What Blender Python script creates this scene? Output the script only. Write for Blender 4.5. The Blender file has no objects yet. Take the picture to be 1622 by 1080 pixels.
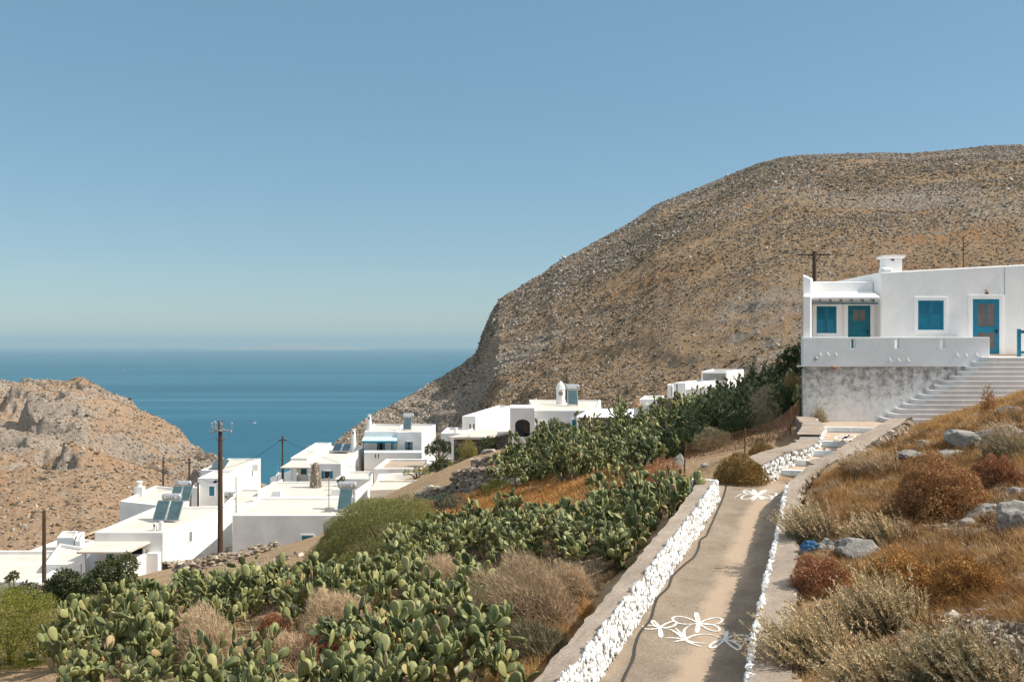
import bpy, math, random
import numpy as np
from mathutils import Vector, Matrix
random.seed(7)
RNG = np.random.default_rng(7)
F, CX, CY = 1577.0, 811.0, 546.0        # focal length, principal column, eye level (pixels of the photograph)
SUN_EL, SUN_AZ = math.radians(45), math.radians(-2)   # azimuth from +X towards +Y
COL = bpy.context.scene.collection
PI = math.pi

def W(u, d): return (u - CX) / F * d
def ZV(v, d): return (CY - v) / F * d
def P(u, v, d): return np.array([W(u, d), d, ZV(v, d)])

# ------------------------------------------------------------------ noise
def _hash(ix, iy, seed):
    n = (ix.astype(np.int64) * 374761393 + iy.astype(np.int64) * 668265263 + seed * 974634777) & 0x7fffffff
    n = ((n ^ (n >> 13)) * 1274126177) & 0x7fffffff
    n = (n ^ (n >> 16)) & 0xffff
    return n / 65535.0
def vnoise(x, y, seed=0):
    x = np.asarray(x, float); y = np.asarray(y, float)
    ix = np.floor(x); iy = np.floor(y); fx = x - ix; fy = y - iy
    fx = fx * fx * fx * (fx * (fx * 6 - 15) + 10); fy = fy * fy * fy * (fy * (fy * 6 - 15) + 10)
    a = _hash(ix, iy, seed); b = _hash(ix + 1, iy, seed); c = _hash(ix, iy + 1, seed); d = _hash(ix + 1, iy + 1, seed)
    return (a + (b - a) * fx) * (1 - fy) + (c + (d - c) * fx) * fy
def fbm(x, y, seed=0, octv=4, gain=.5):
    s = 0; a = 1; t = 0; x = np.asarray(x, float); y = np.asarray(y, float)
    for k in range(octv):
        s = s + a * (vnoise(x, y, seed + k * 17) * 2 - 1); t += a; a *= gain
        x, y = x * 1.9 + y * .55 + 13.7, y * 1.9 - x * .55 + 7.1
    return s / t
def ridged(x, y, seed=0, octv=4):
    s = 0; a = 1; t = 0; x = np.asarray(x, float); y = np.asarray(y, float)
    for k in range(octv):
        s = s + a * (1 - np.abs(vnoise(x, y, seed + k * 31) * 2 - 1)); t += a; a *= .5
        x, y = x * 1.9 + y * .6 + 3.7, y * 1.9 - x * .6 + 9.1
    return s / t

# ------------------------------------------------------------------ materials
def newmat(name):
    m = bpy.data.materials.new(name); m.use_nodes = True
    nt = m.node_tree; return m, nt, nt.nodes['Principled BSDF']
def ramp(nt, stops, fac, interp='LINEAR'):
    r = nt.nodes.new('ShaderNodeValToRGB'); cr = r.color_ramp; cr.interpolation = interp
    while len(cr.elements) < len(stops): cr.elements.new(.5)
    for e, (p, c) in zip(cr.elements, stops):
        e.position = p; e.color = (c[0], c[1], c[2], 1)
    nt.links.new(fac, r.inputs[0]); return r.outputs[0]
def tex(nt, kind, scale, detail=4, rough=.6, vec=None, **kw):
    t = nt.nodes.new(kind); t.inputs['Scale'].default_value = scale
    if 'Detail' in t.inputs: t.inputs['Detail'].default_value = detail
    if 'Roughness' in t.inputs: t.inputs['Roughness'].default_value = rough
    if 'Distortion' in kw: t.inputs['Distortion'].default_value = kw['Distortion']
    if vec is None:
        tc = nt.nodes.new('ShaderNodeTexCoord'); vec = tc.outputs['Object']
    if 'stretch' in kw:
        mp = nt.nodes.new('ShaderNodeMapping'); mp.inputs['Scale'].default_value = kw['stretch']
        nt.links.new(vec, mp.inputs[0]); vec = mp.outputs[0]
    nt.links.new(vec, t.inputs['Vector']); return t
def mix(nt, fac, a, b, blend='MIX'):
    m = nt.nodes.new('ShaderNodeMix'); m.data_type = 'RGBA'; m.blend_type = blend
    for s, val in ((m.inputs[0], fac), (m.inputs[6], a), (m.inputs[7], b)):
        if hasattr(val, 'is_output') or hasattr(val, 'links'): nt.links.new(val, s)
        elif isinstance(val, (tuple, list)): s.default_value = (*val[:3], 1)
        else: s.default_value = val
    return m.outputs[2]
def attr(nt, name):
    a = nt.nodes.new('ShaderNodeAttribute'); a.attribute_name = name; return a.outputs['Fac']
def math_(nt, op, a, b=0.0):
    m = nt.nodes.new('ShaderNodeMath'); m.operation = op
    for s, val in ((m.inputs[0], a), (m.inputs[1], b)):
        if hasattr(val, 'links'): nt.links.new(val, s)
        else: s.default_value = val
    return m.outputs[0]
def bump(nt, bs, h, strength=.5, dist=.02):
    b = nt.nodes.new('ShaderNodeBump'); b.inputs['Strength'].default_value = strength; b.inputs['Distance'].default_value = dist
    nt.links.new(h, b.inputs['Height']); nt.links.new(b.outputs[0], bs.inputs['Normal'])
def noisy(name, stops, scale, rough=.85, bstr=.4, bdist=.01, detail=6, bscale=None, spec=.3, metal=0, stretch=None):
    m, nt, bs = newmat(name)
    kw = {'stretch': stretch} if stretch else {}
    t = tex(nt, 'ShaderNodeTexNoise', scale, detail, .65, **kw)
    nt.links.new(ramp(nt, stops, t.outputs['Fac']), bs.inputs['Base Color'])
    bs.inputs['Roughness'].default_value = rough; bs.inputs['Specular IOR Level'].default_value = spec; bs.inputs['Metallic'].default_value = metal
    if bstr:
        t2 = tex(nt, 'ShaderNodeTexNoise', bscale or scale * 6, 5, .7); bump(nt, bs, t2.outputs['Fac'], bstr, bdist)
    return m
def tinted(name, stops, rough=.7, transl=0., hue=.0, spec=.25, noise=None):
    """colour by the per-leaf attribute 'tint', shifted a little per object"""
    m, nt, bs = newmat(name)
    f = attr(nt, 'tint')
    if hue:
        oi = nt.nodes.new('ShaderNodeObjectInfo'); r = math_(nt, 'MULTIPLY', math_(nt, 'SUBTRACT', oi.outputs['Random'], .5), hue); f = math_(nt, 'ADD', f, r)
    if noise:
        t = tex(nt, 'ShaderNodeTexNoise', noise[0], 4, .6); f = math_(nt, 'ADD', f, math_(nt, 'MULTIPLY', math_(nt, 'SUBTRACT', t.outputs['Fac'], .5), noise[1]))
    c = ramp(nt, stops, f); nt.links.new(c, bs.inputs['Base Color'])
    bs.inputs['Roughness'].default_value = rough; bs.inputs['Specular IOR Level'].default_value = spec
    if transl:
        tr = nt.nodes.new('ShaderNodeBsdfTranslucent'); nt.links.new(c, tr.inputs['Color'])
        mx = nt.nodes.new('ShaderNodeMixShader'); mx.inputs[0].default_value = transl
        nt.links.new(bs.outputs[0], mx.inputs[1]); nt.links.new(tr.outputs[0], mx.inputs[2])
        nt.links.new(mx.outputs[0], nt.nodes['Material Output'].inputs['Surface'])
    return m

# ------------------------------------------------------------------ mesh builder
WLOC = {}
def tagp(o, label=None, cat=None, group=None, kind=None):
    for k, v in (('label', label), ('category', cat), ('group', group), ('kind', kind)):
        if v: o[k] = v
    return o
def empty(name, loc, label=None, cat=None, group=None):
    o = bpy.data.objects.new(name, None); COL.objects.link(o); o.location = [float(c) for c in loc]; o.empty_display_size = .3
    WLOC[o] = np.array(loc, float); return tagp(o, label, cat, group)
class MB:
    def __init__(s): s.V = []; s.F = {}; s.t = []; s.n = 0
    def add(s, verts, faces, mat=0, tint=.5):
        verts = np.asarray(verts, float).reshape(-1, 3); k0 = s.n
        s.V.append(verts); s.t.append(np.broadcast_to(np.asarray(tint, float), (len(verts),)).copy()); s.n += len(verts)
        if isinstance(faces, np.ndarray): faces = [faces]
        else:
            g = {}
            for f in faces: g.setdefault(len(f), []).append(f)
            faces = [np.array(x) for x in g.values()]
        for f in faces: s.F.setdefault((f.shape[1], mat), []).append(f + k0)
        return s
    def mesh(s, name, mats, smooth=False, off=None):
        V = np.concatenate(s.V); t = np.concatenate(s.t)
        if off is not None: V = V - off
        me = bpy.data.meshes.new(name); me.vertices.add(len(V)); me.vertices.foreach_set('co', V.astype(np.float32).ravel())
        loops = []; starts = []; tot = []; mi = []; c = 0
        for (k, m), fl in s.F.items():
            f = np.concatenate(fl); loops.append(f.ravel()); starts.append(c + np.arange(len(f)) * k); mi.append(np.full(len(f), m)); c += f.size
        L = np.concatenate(loops); S = np.concatenate(starts); M = np.concatenate(mi)
        me.loops.add(len(L)); me.loops.foreach_set('vertex_index', L.astype(np.int32))
        me.polygons.add(len(S)); me.polygons.foreach_set('loop_start', S.astype(np.int32))
        me.polygons.foreach_set('material_index', M.astype(np.int32))
        me.polygons.foreach_set('use_smooth', np.full(len(S), bool(smooth)))
        a = me.attributes.new('tint', 'FLOAT', 'POINT'); a.data.foreach_set('value', t.astype(np.float32))
        for m in (mats if isinstance(mats, (list, tuple)) else [mats]): me.materials.append(m)
        me.update(calc_edges=True); return me
    def build(s, name, mats, parent=None, smooth=False, loc=None, bevel=0):
        off = WLOC.get(parent) if parent is not None else (np.array(loc, float) if loc is not None else None)
        me = s.mesh(name, mats, smooth, off)
        o = bpy.data.objects.new(name, me); COL.objects.link(o)
        if parent is not None: o.parent = parent; WLOC[o] = off
        elif loc is not None: o.location = [float(c) for c in loc]; WLOC[o] = off
        else: WLOC[o] = np.zeros(3)
        if bevel:
            b = o.modifiers.new('bevel', 'BEVEL'); b.width = bevel; b.segments = 2; b.limit_method = 'ANGLE'; b.angle_limit = .7
        return o
    # --- shapes
    def hexa(s, p, mat=0, tint=.5):       # 8 points: bottom ring then top ring, counter-clockwise from above
        return s.add(p, [(3, 2, 1, 0), (4, 5, 6, 7), (0, 1, 5, 4), (1, 2, 6, 5), (2, 3, 7, 6), (3, 0, 4, 7)], mat, tint)
    def box(s, x0, x1, y0, y1, z0, z1, mat=0, tint=.5):
        return s.hexa([(x0, y0, z0), (x1, y0, z0), (x1, y1, z0), (x0, y1, z0), (x0, y0, z1), (x1, y0, z1), (x1, y1, z1), (x0, y1, z1)], mat, tint)
    def prism(s, poly, z0, z1, mat=0, tint=.5):
        n = len(poly); z0 = np.broadcast_to(z0, (n,)); z1 = np.broadcast_to(z1, (n,))
        v = [(p[0], p[1], a) for p, a in zip(poly, z0)] + [(p[0], p[1], a) for p, a in zip(poly, z1)]
        f = [tuple(range(n - 1, -1, -1)), tuple(range(n, 2 * n))] + [(i, (i + 1) % n, n + (i + 1) % n, n + i) for i in range(n)]
        return s.add(v, f, mat, tint)
    def tube(s, pts, r, seg=6, mat=0, tint=.5, caps=True):
        pts = np.asarray(pts, float); n = len(pts); r = np.broadcast_to(r, (n,))
        d = np.gradient(pts, axis=0); d /= np.linalg.norm(d, axis=1)[:, None] + 1e-9
        up = np.array([0, 0, 1.]) if abs(d[0][2]) < .9 else np.array([0, 1., 0]); V = []
        a = np.arange(seg) / seg * 2 * PI
        for i in range(n):
            x = np.cross(up, d[i]); x /= np.linalg.norm(x) + 1e-9; y = np.cross(d[i], x)
            V.append(pts[i] + r[i] * (np.cos(a)[:, None] * x + np.sin(a)[:, None] * y))
        f = [(i * seg + j, i * seg + (j + 1) % seg, (i + 1) * seg + (j + 1) % seg, (i + 1) * seg + j) for i in range(n - 1) for j in range(seg)]
        if caps: f += [tuple(range(seg - 1, -1, -1)), tuple((n - 1) * seg + j for j in range(seg))]
        return s.add(np.concatenate(V), f, mat, tint)
    def lathe(s, c, prof, seg=12, mat=0, tint=.5, wob=0):
        a = np.arange(seg) / seg * 2 * PI; V = []
        for r, z in prof:
            rr = r * (1 + wob * RNG.normal(size=seg)) if wob else r
            V.append(np.stack([c[0] + rr * np.cos(a), c[1] + rr * np.sin(a), np.full(seg, c[2] + z)], 1))
        n = len(prof)
        f = [(i * seg + j, i * seg + (j + 1) % seg, (i + 1) * seg + (j + 1) % seg, (i + 1) * seg + j) for i in range(n - 1) for j in range(seg)]
        f += [tuple(range(seg - 1, -1, -1)), tuple((n - 1) * seg + j for j in range(seg))]
        return s.add(np.concatenate(V), f, mat, tint)
    def grid(s, V, mat=0, tint=.5, flip=False):
        n, m = V.shape[:2]; i = np.arange(n * m).reshape(n, m)
        f = np.stack([i[:-1, :-1], i[:-1, 1:], i[1:, 1:], i[1:, :-1]], -1).reshape(-1, 4)
        if flip: f = f[:, ::-1]
        return s.add(V.reshape(-1, 3), f, mat, tint)
    def panel(s, x0, x1, z0, z1, y0, y1, holes, mat=0, tint=.5):
        """upright wall slab along X with rectangular holes (hx0,hx1,hz0,hz1)"""
        xs = sorted({x0, x1, *[h[0] for h in holes], *[h[1] for h in holes]}); zs = sorted({z0, z1, *[h[2] for h in holes], *[h[3] for h in holes]})
        nx, nz = len(xs) - 1, len(zs) - 1
        solid = lambda i, k: 0 <= i < nx and 0 <= k < nz and not any(h[0] < (xs[i] + xs[i + 1]) / 2 < h[1] and h[2] < (zs[k] + zs[k + 1]) / 2 < h[3] for h in holes)
        V = []; Fc = []; idx = {}
        def vid(p):
            if p not in idx: idx[p] = len(V); V.append(p)
            return idx[p]
        for i in range(nx):
            for k in range(nz):
                if not solid(i, k): continue
                a, b, c, d = xs[i], xs[i + 1], zs[k], zs[k + 1]; q = lambda *p: Fc.append(tuple(vid(x) for x in p))
                q((a, y0, c), (b, y0, c), (b, y0, d), (a, y0, d)); q((b, y1, c), (a, y1, c), (a, y1, d), (b, y1, d))
                if not solid(i - 1, k): q((a, y1, c), (a, y0, c), (a, y0, d), (a, y1, d))
                if not solid(i + 1, k): q((b, y0, c), (b, y1, c), (b, y1, d), (b, y0, d))
                if not solid(i, k - 1): q((a, y1, c), (b, y1, c), (b, y0, c), (a, y0, c))
                if not solid(i, k + 1): q((a, y0, d), (b, y0, d), (b, y1, d), (a, y1, d))
        return s.add(V, Fc, mat, tint)
# an icosahedron used for stones, pebbles and far scrub
_p = (1 + 5 ** .5) / 2
ICO_V = np.array([(-1, _p, 0), (1, _p, 0), (-1, -_p, 0), (1, -_p, 0), (0, -1, _p), (0, 1, _p), (0, -1, -_p), (0, 1, -_p), (_p, 0, -1), (_p, 0, 1), (-_p, 0, -1), (-_p, 0, 1)]) / math.sqrt(1 + _p * _p)
ICO_F = np.array([(0, 11, 5), (0, 5, 1), (0, 1, 7), (0, 7, 10), (0, 10, 11), (1, 5, 9), (5, 11, 4), (11, 10, 2), (10, 7, 6), (7, 1, 8), (3, 9, 4), (3, 4, 2), (3, 2, 6), (3, 6, 8), (3, 8, 9), (4, 9, 5), (2, 4, 11), (6, 2, 10), (8, 6, 7), (9, 8, 1)])
OCT_V = np.array([(1, 0, 0), (0, 1, 0), (-1, 0, 0), (0, -1, 0), (0, 0, 1), (0, 0, -1)], float); OCT_F = np.array([(0, 1, 4), (1, 2, 4), (2, 3, 4), (3, 0, 4), (1, 0, 5), (2, 1, 5), (3, 2, 5), (0, 3, 5)])
def rand_rot(n, rng=RNG):
    q = rng.normal(size=(n, 4)); q /= np.linalg.norm(q, axis=1)[:, None]; w, x, y, z = q.T
    return np.stack([1 - 2 * (y * y + z * z), 2 * (x * y - z * w), 2 * (x * z + y * w), 2 * (x * y + z * w), 1 - 2 * (x * x + z * z), 2 * (y * z - x * w), 2 * (x * z - y * w), 2 * (y * z + x * w), 1 - 2 * (x * x + y * y)], 1).reshape(n, 3, 3)
def blobs(mb, C, R, jit=.25, tint=None, mat=0, rng=RNG, rot=True, basis=None, octa=False):
    """many irregular stones: centres C (n,3), radii R (n,3)"""
    n = len(C); BV, BF = (OCT_V, OCT_F) if octa else (ICO_V, ICO_F); k = len(BV); V = BV[None] * (1 + jit * rng.normal(size=(n, k, 1)).clip(-1.6, 1.6)); V = V * R[:, None, :]
    if basis is not None: V = np.einsum('nij,nkj->nki', basis, V)
    elif rot: V = np.einsum('nij,nkj->nki', rand_rot(n, rng), V)
    V = V + C[:, None, :]
    f = (BF[None] + (np.arange(n) * k)[:, None, None]).reshape(-1, 3)
    t = rng.random(n) if tint is None else tint
    mb.add(V.reshape(-1, 3), f, mat, np.repeat(t, k)); return mb
def ico2(level=2):
    V = [tuple(v) for v in ICO_V]; Fc = [tuple(f) for f in ICO_F]
    for _ in range(level):
        mid = {}; out = []
        def m(a, b):
            k = (min(a, b), max(a, b))
            if k not in mid:
                p = np.array(V[a]) + np.array(V[b]); p /= np.linalg.norm(p); mid[k] = len(V); V.append(tuple(p))
            return mid[k]
        for a, b, c in Fc:
            ab, bc, ca = m(a, b), m(b, c), m(c, a); out += [(a, ab, ca), (b, bc, ab), (c, ca, bc), (ab, bc, ca)]
        Fc = out
    return np.array(V), np.array(Fc)
ICO2 = ico2(2); ICO3 = ico2(3)
# ------------------------------------------------------------------ path axis
def path_z(y): return -4.06 + (np.asarray(y, float) - 12) * .039
LY = np.array([2, 8, 12, 14.27, 16.4, 20.1, 23.4, 25.2]); LX = np.array([-2.4, -.35, 1.02, 1.80, 2.52, 3.81, 4.88, 5.35])
RY = np.array([2, 8, 10.67, 12.69, 14.58, 18.4, 21.87, 22.9, 25.2]); RX = np.array([-.15, 1.70, 2.53, 3.13, 3.74, 4.96, 6.02, 6.44, 7.58])
def left_x(y): return np.interp(y, LY, LX)
def right_x(y): return np.interp(y, RY, RX)
KERB_H, WALL_H = .40, .55
PATH_Y1 = 25.9

# ------------------------------------------------------------------ ground: a smooth surface through measured points
GP = np.array([(0, 0, -4.7), (-6, 5, -5.1), (4, 3, -3.9), (8, 4, -2.6), (1, 8, -4.15), (2.9, 8, -3.75), (-2.5, 8, -4.8),
 (.2, 14, -4.55), (-2.5, 13, -4.95), (-5, 18, -5.8), (-10, 20, -6.7), (-12, 28, -7.7), (-4, 26, -6.3), (0, 25, -5.6), (2.2, 24, -4.7), (1.2, 19, -4.75), (3, 27, -4.7), (5, 31, -4.35), (-16, 35, -9.8), (-22, 45, -12.2), (-8, 40, -8.5), (0, 38, -6.3), (-4.5, 34, -7.4),
 (1.1, 45, -6.4), (-2.5, 52, -7.5), (2.8, 50, -6.1), (5.3, 44, -5.2), (6.1, 33, -3.95), (9.2, 34, -3.2), (10.2, 37, -2.4), (6.5, 42, -4.4), (10, 44, -2.7), (12, 46, -2.1), (8, 55, -4.6), (14, 60, -3),
 (4, 70, -7.4), (-.2, 84, -9.3), (10, 85, -8), (18, 95, -5.5), (-2, 75, -8.2), (-14, 122, -15), (-11.4, 85, -13), (-18, 80, -16.6), (-30, 80, -19.4), (-40, 85, -22), (-18.7, 64, -13.6), (-15, 62, -13.1), (-14, 70, -13.6),
 (3.4, 12, -3.7), (5.0, 17, -3.35), (7.3, 25, -2.98), (4.63, 9, -3.05), (6.7, 13, -2.85), (11.3, 22, -2.2), (14.4, 28, -1.35), (11, 28, -2.5), (8.3, 19, -3.0), (18, 30, -.8), (12, 15, -1.7), (10, 8, -1.8), (12, 31.0, -2.9), (9.5, 30, -3.0),
 (15, 38, -2.6), (16, 46, -1.2), (25, 40, 0), (20, 60, -1.5), (30, 80, -2), (-50, 120, -25), (-33, 130, -21), (0, 130, -15), (30, 130, -8), (-20, 180, -28), (20, 180, -16), (-45, 180, -36), (-70, 160, -35), (-60, 60, -19), (-40, 40, -14), (-30, 20, -10), (-20, 5, -7), (60, 60, 5), (50, 20, 4), (40, 120, -3), (70, 180, -4), (-90, 180, -38), (7, 22, -3.12), (6.2, 19.6, -3.22)], float)
def _tps():
    p = GP[:, :2] / 50; n = len(p); r = np.linalg.norm(p[:, None] - p[None], axis=2); K = r * r * np.log(r + 1e-9)
    K += np.eye(n) * 2e-4
    A = np.zeros((n + 3, n + 3)); A[:n, :n] = K; A[:n, n] = 1; A[:n, n + 1:] = p; A[n, :n] = 1; A[n + 1:, :n] = p.T
    b = np.zeros(n + 3); b[:n] = GP[:, 2]; return np.linalg.solve(A, b)
_TW = _tps()
def base_z(x, y):
    x = np.asarray(x, float); y = np.asarray(y, float); sh = x.shape; q = np.stack([x.ravel(), y.ravel()], 1) / 50; out = np.empty(len(q)); p = GP[:, :2] / 50; n = len(p)
    for i in range(0, len(q), 20000):
        c = q[i:i + 20000]; r = np.linalg.norm(c[:, None] - p[None], axis=2); out[i:i + 20000] = (r * r * np.log(r + 1e-9)) @ _TW[:n] + _TW[n] + c @ _TW[n + 1:]
    return out.reshape(sh)
def G(x, y):
    x = np.asarray(x, float); y = np.asarray(y, float)
    z = base_z(x, y)
    z = z + .10 * fbm(x * .9, y * .9, 3, 4) + .25 * fbm(x * .16, y * .16, 5, 3) * np.clip((y - 8) / 30, .2, 1)
    # the sunken lane: keep the soil under the paving and behind the walls
    m = (y < PATH_Y1 + .5)
    l = left_x(y) - .40; r = right_x(y) + .42; pz = path_z(y)
    inside = m & (x > l) & (x < r)
    z = np.where(inside, np.minimum(z, pz - .25), z)
    near_l = m & (x <= l) & (x > l - 1.2); z = np.where(near_l, np.minimum(z, pz + KERB_H - .12 - .25 * np.clip((l - x), 0, 1)), z)
    near_r = m & (x >= r) & (x < r + 1.0); z = np.where(near_r, np.clip(z, pz + WALL_H - .5, pz + WALL_H + .02 + .25 * (x - r)), z)
    # steps and stair area
    st = (y > 25.4) & (y < 36) & (x > right_x(25) - 2.2 + (y - 25) * .55) & (x < 9.5 + (y - 25) * .55)
    z = np.where(st, np.minimum(z, path_z(25.5) - .1 + np.clip((y - 26) * .16, 0, .75)), z)
    return z
def hit(u, v, d0=6., d1=220.):
    d = np.linspace(d0, d1, 3000) if d1 > 60 else np.linspace(d0, d1, 800)
    x = W(u, d); z = ZV(v, d); g = G(x, d); k = np.argmax(z < g)
    return np.array([x[k], d[k], g[k]])

M = {}
def ground_material():
    m, nt, bs = newmat('dry_soil')
    n1 = tex(nt, 'ShaderNodeTexNoise', .35, 6, .65); n2 = tex(nt, 'ShaderNodeTexNoise', 5, 8, .7); n3 = tex(nt, 'ShaderNodeTexVoronoi', 14)
    c = ramp(nt, [(.3, (.26, .165, .09)), (.5, (.40, .275, .165)), (.7, (.48, .355, .225))], n1.outputs['Fac'])
    c2 = ramp(nt, [(.3, (.20, .12, .06)), (.55, (.41, .285, .17)), (.75, (.58, .46, .32))], n2.outputs['Fac'])
    c = mix(nt, .6, c, c2); nt.links.new(c, bs.inputs['Base Color']); bs.inputs['Roughness'].default_value = .95; bs.inputs['Specular IOR Level'].default_value = .1
    h = math_(nt, 'ADD', n2.outputs['Fac'], math_(nt, 'MULTIPLY', n3.outputs['Distance'], .6)); bump(nt, bs, h, .9, .06)
    return m
M['soil'] = ground_material()
def build_ground():
    us = np.linspace(-1500, 3100, 420); ds = np.concatenate([np.geomspace(1.5, 232, 330), [260, 330, 420]])
    U, D = np.meshgrid(us, ds); X = W(U, D); Z = G(X, D)
    k = np.array([.4, 1.0, 2.4]); Z[-3:] = Z[-4] - (k * 35)[:, None] - np.array([0, 20, 60])[:, None]
    mb = MB(); mb.grid(np.stack([X, D, Z], -1)); o = mb.build('ground', M['soil'], smooth=True); tagp(o, kind='structure')
build_ground()

# ------------------------------------------------------------------ far hills
def hill_material(name, grey, soil):
    m, nt, bs = newmat(name)
    n_big = tex(nt, 'ShaderNodeTexNoise', .018, 5, .6); n_mid = tex(nt, 'ShaderNodeTexNoise', .22, 8, .75); n_fine = tex(nt, 'ShaderNodeTexNoise', .9, 6, .8)
    vor = tex(nt, 'ShaderNodeTexVoronoi', .55)
    c_s = ramp(nt, [(.25, (soil[0] * .55, soil[1] * .5, soil[2] * .45)), (.5, soil), (.72, (soil[0] * 1.35, soil[1] * 1.3, soil[2] * 1.25))], n_fine.outputs['Fac'])
    c_o = ramp(nt, [(.3, (soil[0] * .8, soil[1] * .55, soil[2] * .35)), (.7, (soil[0] * 1.25, soil[1] * .85, soil[2] * .55))], n_fine.outputs['Fac'])
    c_s = mix(nt, ramp(nt, [(.5, (0, 0, 0)), (.68, (.55, .55, .55))], n_big.outputs['Fac']), c_s, c_o)
    c_r = ramp(nt, [(.3, (grey[0] * .5, grey[1] * .5, grey[2] * .5)), (.5, grey), (.7, (grey[0] * 1.5, grey[1] * 1.5, grey[2] * 1.5))], n_fine.outputs['Fac'])
    rk = math_(nt, 'ADD', attr(nt, 'tint'), math_(nt, 'MULTIPLY', math_(nt, 'SUBTRACT', n_mid.outputs['Fac'], .5), 2.2))
    c = mix(nt, ramp(nt, [(.35, (0, 0, 0)), (.65, (1, 1, 1))], rk), c_s, c_r)
    nt.links.new(c, bs.inputs['Base Color']); bs.inputs['Roughness'].default_value = .95; bs.inputs['Specular IOR Level'].default_value = .05
    h = math_(nt, 'ADD', math_(nt, 'MULTIPLY', n_fine.outputs['Fac'], .5), n_mid.outputs['Fac']); bump(nt, bs, h, .8, 2.2)
    return m
M['hill'] = hill_material('hill_soil', (.29, .24, .19), (.315, .215, .130))
M['headland'] = hill_material('headland_rock', (.37, .305, .245), (.41, .28, .18))
HILLS = {}
def polar_hill(name, us, top, dep, base, prof, crag, seed, mat, back, ridge_cut, strata=0., sf=.055):
    """heightfield from a foot line near the village up to a ridge and down the far side to the sea"""
    vt = np.interp(us, top[0], top[1]); D = np.interp(us, dep[0], dep[1]); B = np.interp(us, base[0], base[1])
    t = np.concatenate([np.linspace(0, 1, 300), 1 + np.array([.015, .04, .08, .15, .3, .5, .8, 1.2])])[:, None]
    zb = G(W(us, B), B) - 4; zt = ZV(vt, D)
    tt = np.clip(t, 0, 1); dd = B + (D - B) * tt + np.clip(t - 1, 0, 9) * back
    s = prof(tt); Z = zb + (zt - zb) * s - np.clip(t - 1, 0, 9) ** 1.15 * (zt + 165) * .85
    X = W(us[None], dd); fade = np.clip((1 - tt) / ridge_cut, .12 if strata < 1 else .30, 1) * np.clip(tt / .04, 0, 1)
    cr = crag(us[None] + 0 * dd, tt)
    Z = Z + fade * (3.5 * fbm(X * .012, dd * .012, seed, 4)) + (.25 + .75 * fade) * (1.0 * fbm(X * .12, dd * .12, seed + 3, 4))
    rg = ridged(X * .03 + 5, dd * .03, seed + 7, 5); Z = Z + cr * fade * 11 * (rg - .62)
    rg2 = ridged(X * .11, dd * .11 + 2, seed + 9, 4); Z = Z + (.3 + cr) * (.3 + .7 * fade) * 2.6 * (rg2 - .6)
    if strata:   # tilted rock bands breaking out as ledges
        q = (X * .55 + dd * .25 + Z * 1.1) * sf + 1.6 * fbm(X * .012, dd * .012, seed + 60, 3); saw = q - np.floor(q); led = np.where(saw < .16, saw / .16, (1 - saw) / .84); led = led + .35 * fbm(X * .09, dd * .09, seed + 62, 3); mask = np.clip(2.2 * fbm(X * .014 + 3, dd * .014, seed + 61, 3) + 1.1 * cr - .25, 0, 1)
        Z = Z + strata * fade * mask * (led - .4) * .42 / sf; g1 = ridged(X * .016 + 2, dd * .016, seed + 71, 4); Z = Z - strata * fade * 9 * np.clip(g1 - .72, 0, 1) / .28
    else: mask = 0
    slope = np.abs(np.gradient(Z, axis=0) / np.maximum(np.gradient(dd, axis=0), .3))
    rock = np.clip(.26 + .45 * mask + .5 * cr + .5 * (slope - .75) + .35 * fbm(X * .02, dd * .02, seed + 30, 3), 0, 1)
    mb = MB(); mb.grid(np.stack([X, dd + 0 * X, Z], -1), 0, rock.ravel()); o = mb.build(name, mat, smooth=True); tagp(o, kind='structure')
    HILLS[name] = (us, X, dd + 0 * X, Z)
top_r = np.array([(420, 800), (470, 742), (500, 714), (525, 700), (560, 672), (600, 648), (650, 622), (700, 594), (735, 572), (750, 560), (757, 550), (764, 524), (772, 505), (781, 488), (790, 473), (800, 466), (815, 458), (840, 442), (860, 430), (875, 418), (930, 388), (1000, 350), (1040, 322), (1100, 298), (1160, 274), (1200, 258), (1240, 247), (1280, 243), (1340, 241), (1400, 240), (1440, 242), (1500, 237), (1560, 230), (1622, 228), (1800, 215), (2300, 215)], float).T; top_r[1] += 3
def crag_r(u, t):
    lo = np.clip((900 - u) / 260, 0, 1); return np.clip(lo * (.35 + .65 * np.clip((t - .1) / .4, 0, 1)) + .55 * np.clip((.30 - t) / .2, 0, 1) * np.clip((980 - u) / 250, 0, 1) + .1, 0, 1)
polar_hill('hill', np.concatenate([np.linspace(420, 1700, 620), np.linspace(1704, 2300, 80)]), top_r,
  (np.array([420, 500, 600, 700, 735, 755, 790, 830, 900, 1000, 1300, 1622, 2300.]), np.array([240, 262, 340, 450, 515, 548, 562, 590, 622, 660, 720, 800, 820.])),
  (np.array([420, 500, 700, 900, 1200, 2300.]), np.array([195, 185, 165, 140, 130, 130.])),
  lambda t: 1 - (1 - t) ** 1.07, crag_r, 11, M['hill'], 300, .25, .28, .11)
top_l = np.array([(-900, 640), (-400, 612), (0, 600), (60, 602), (130, 598), (160, 612), (200, 632), (230, 648), (265, 670), (295, 690), (310, 705), (330, 712), (350, 724), (368, 738), (400, 762), (440, 790)], float).T
def crag_l(u, t): return np.clip(.25 + .7 * np.exp(-((t - .42) / .2) ** 2) * np.clip((190 - u) / 60, 0, 1) + .6 * np.clip((u - 240) / 60, 0, 1), 0, 1)
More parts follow.
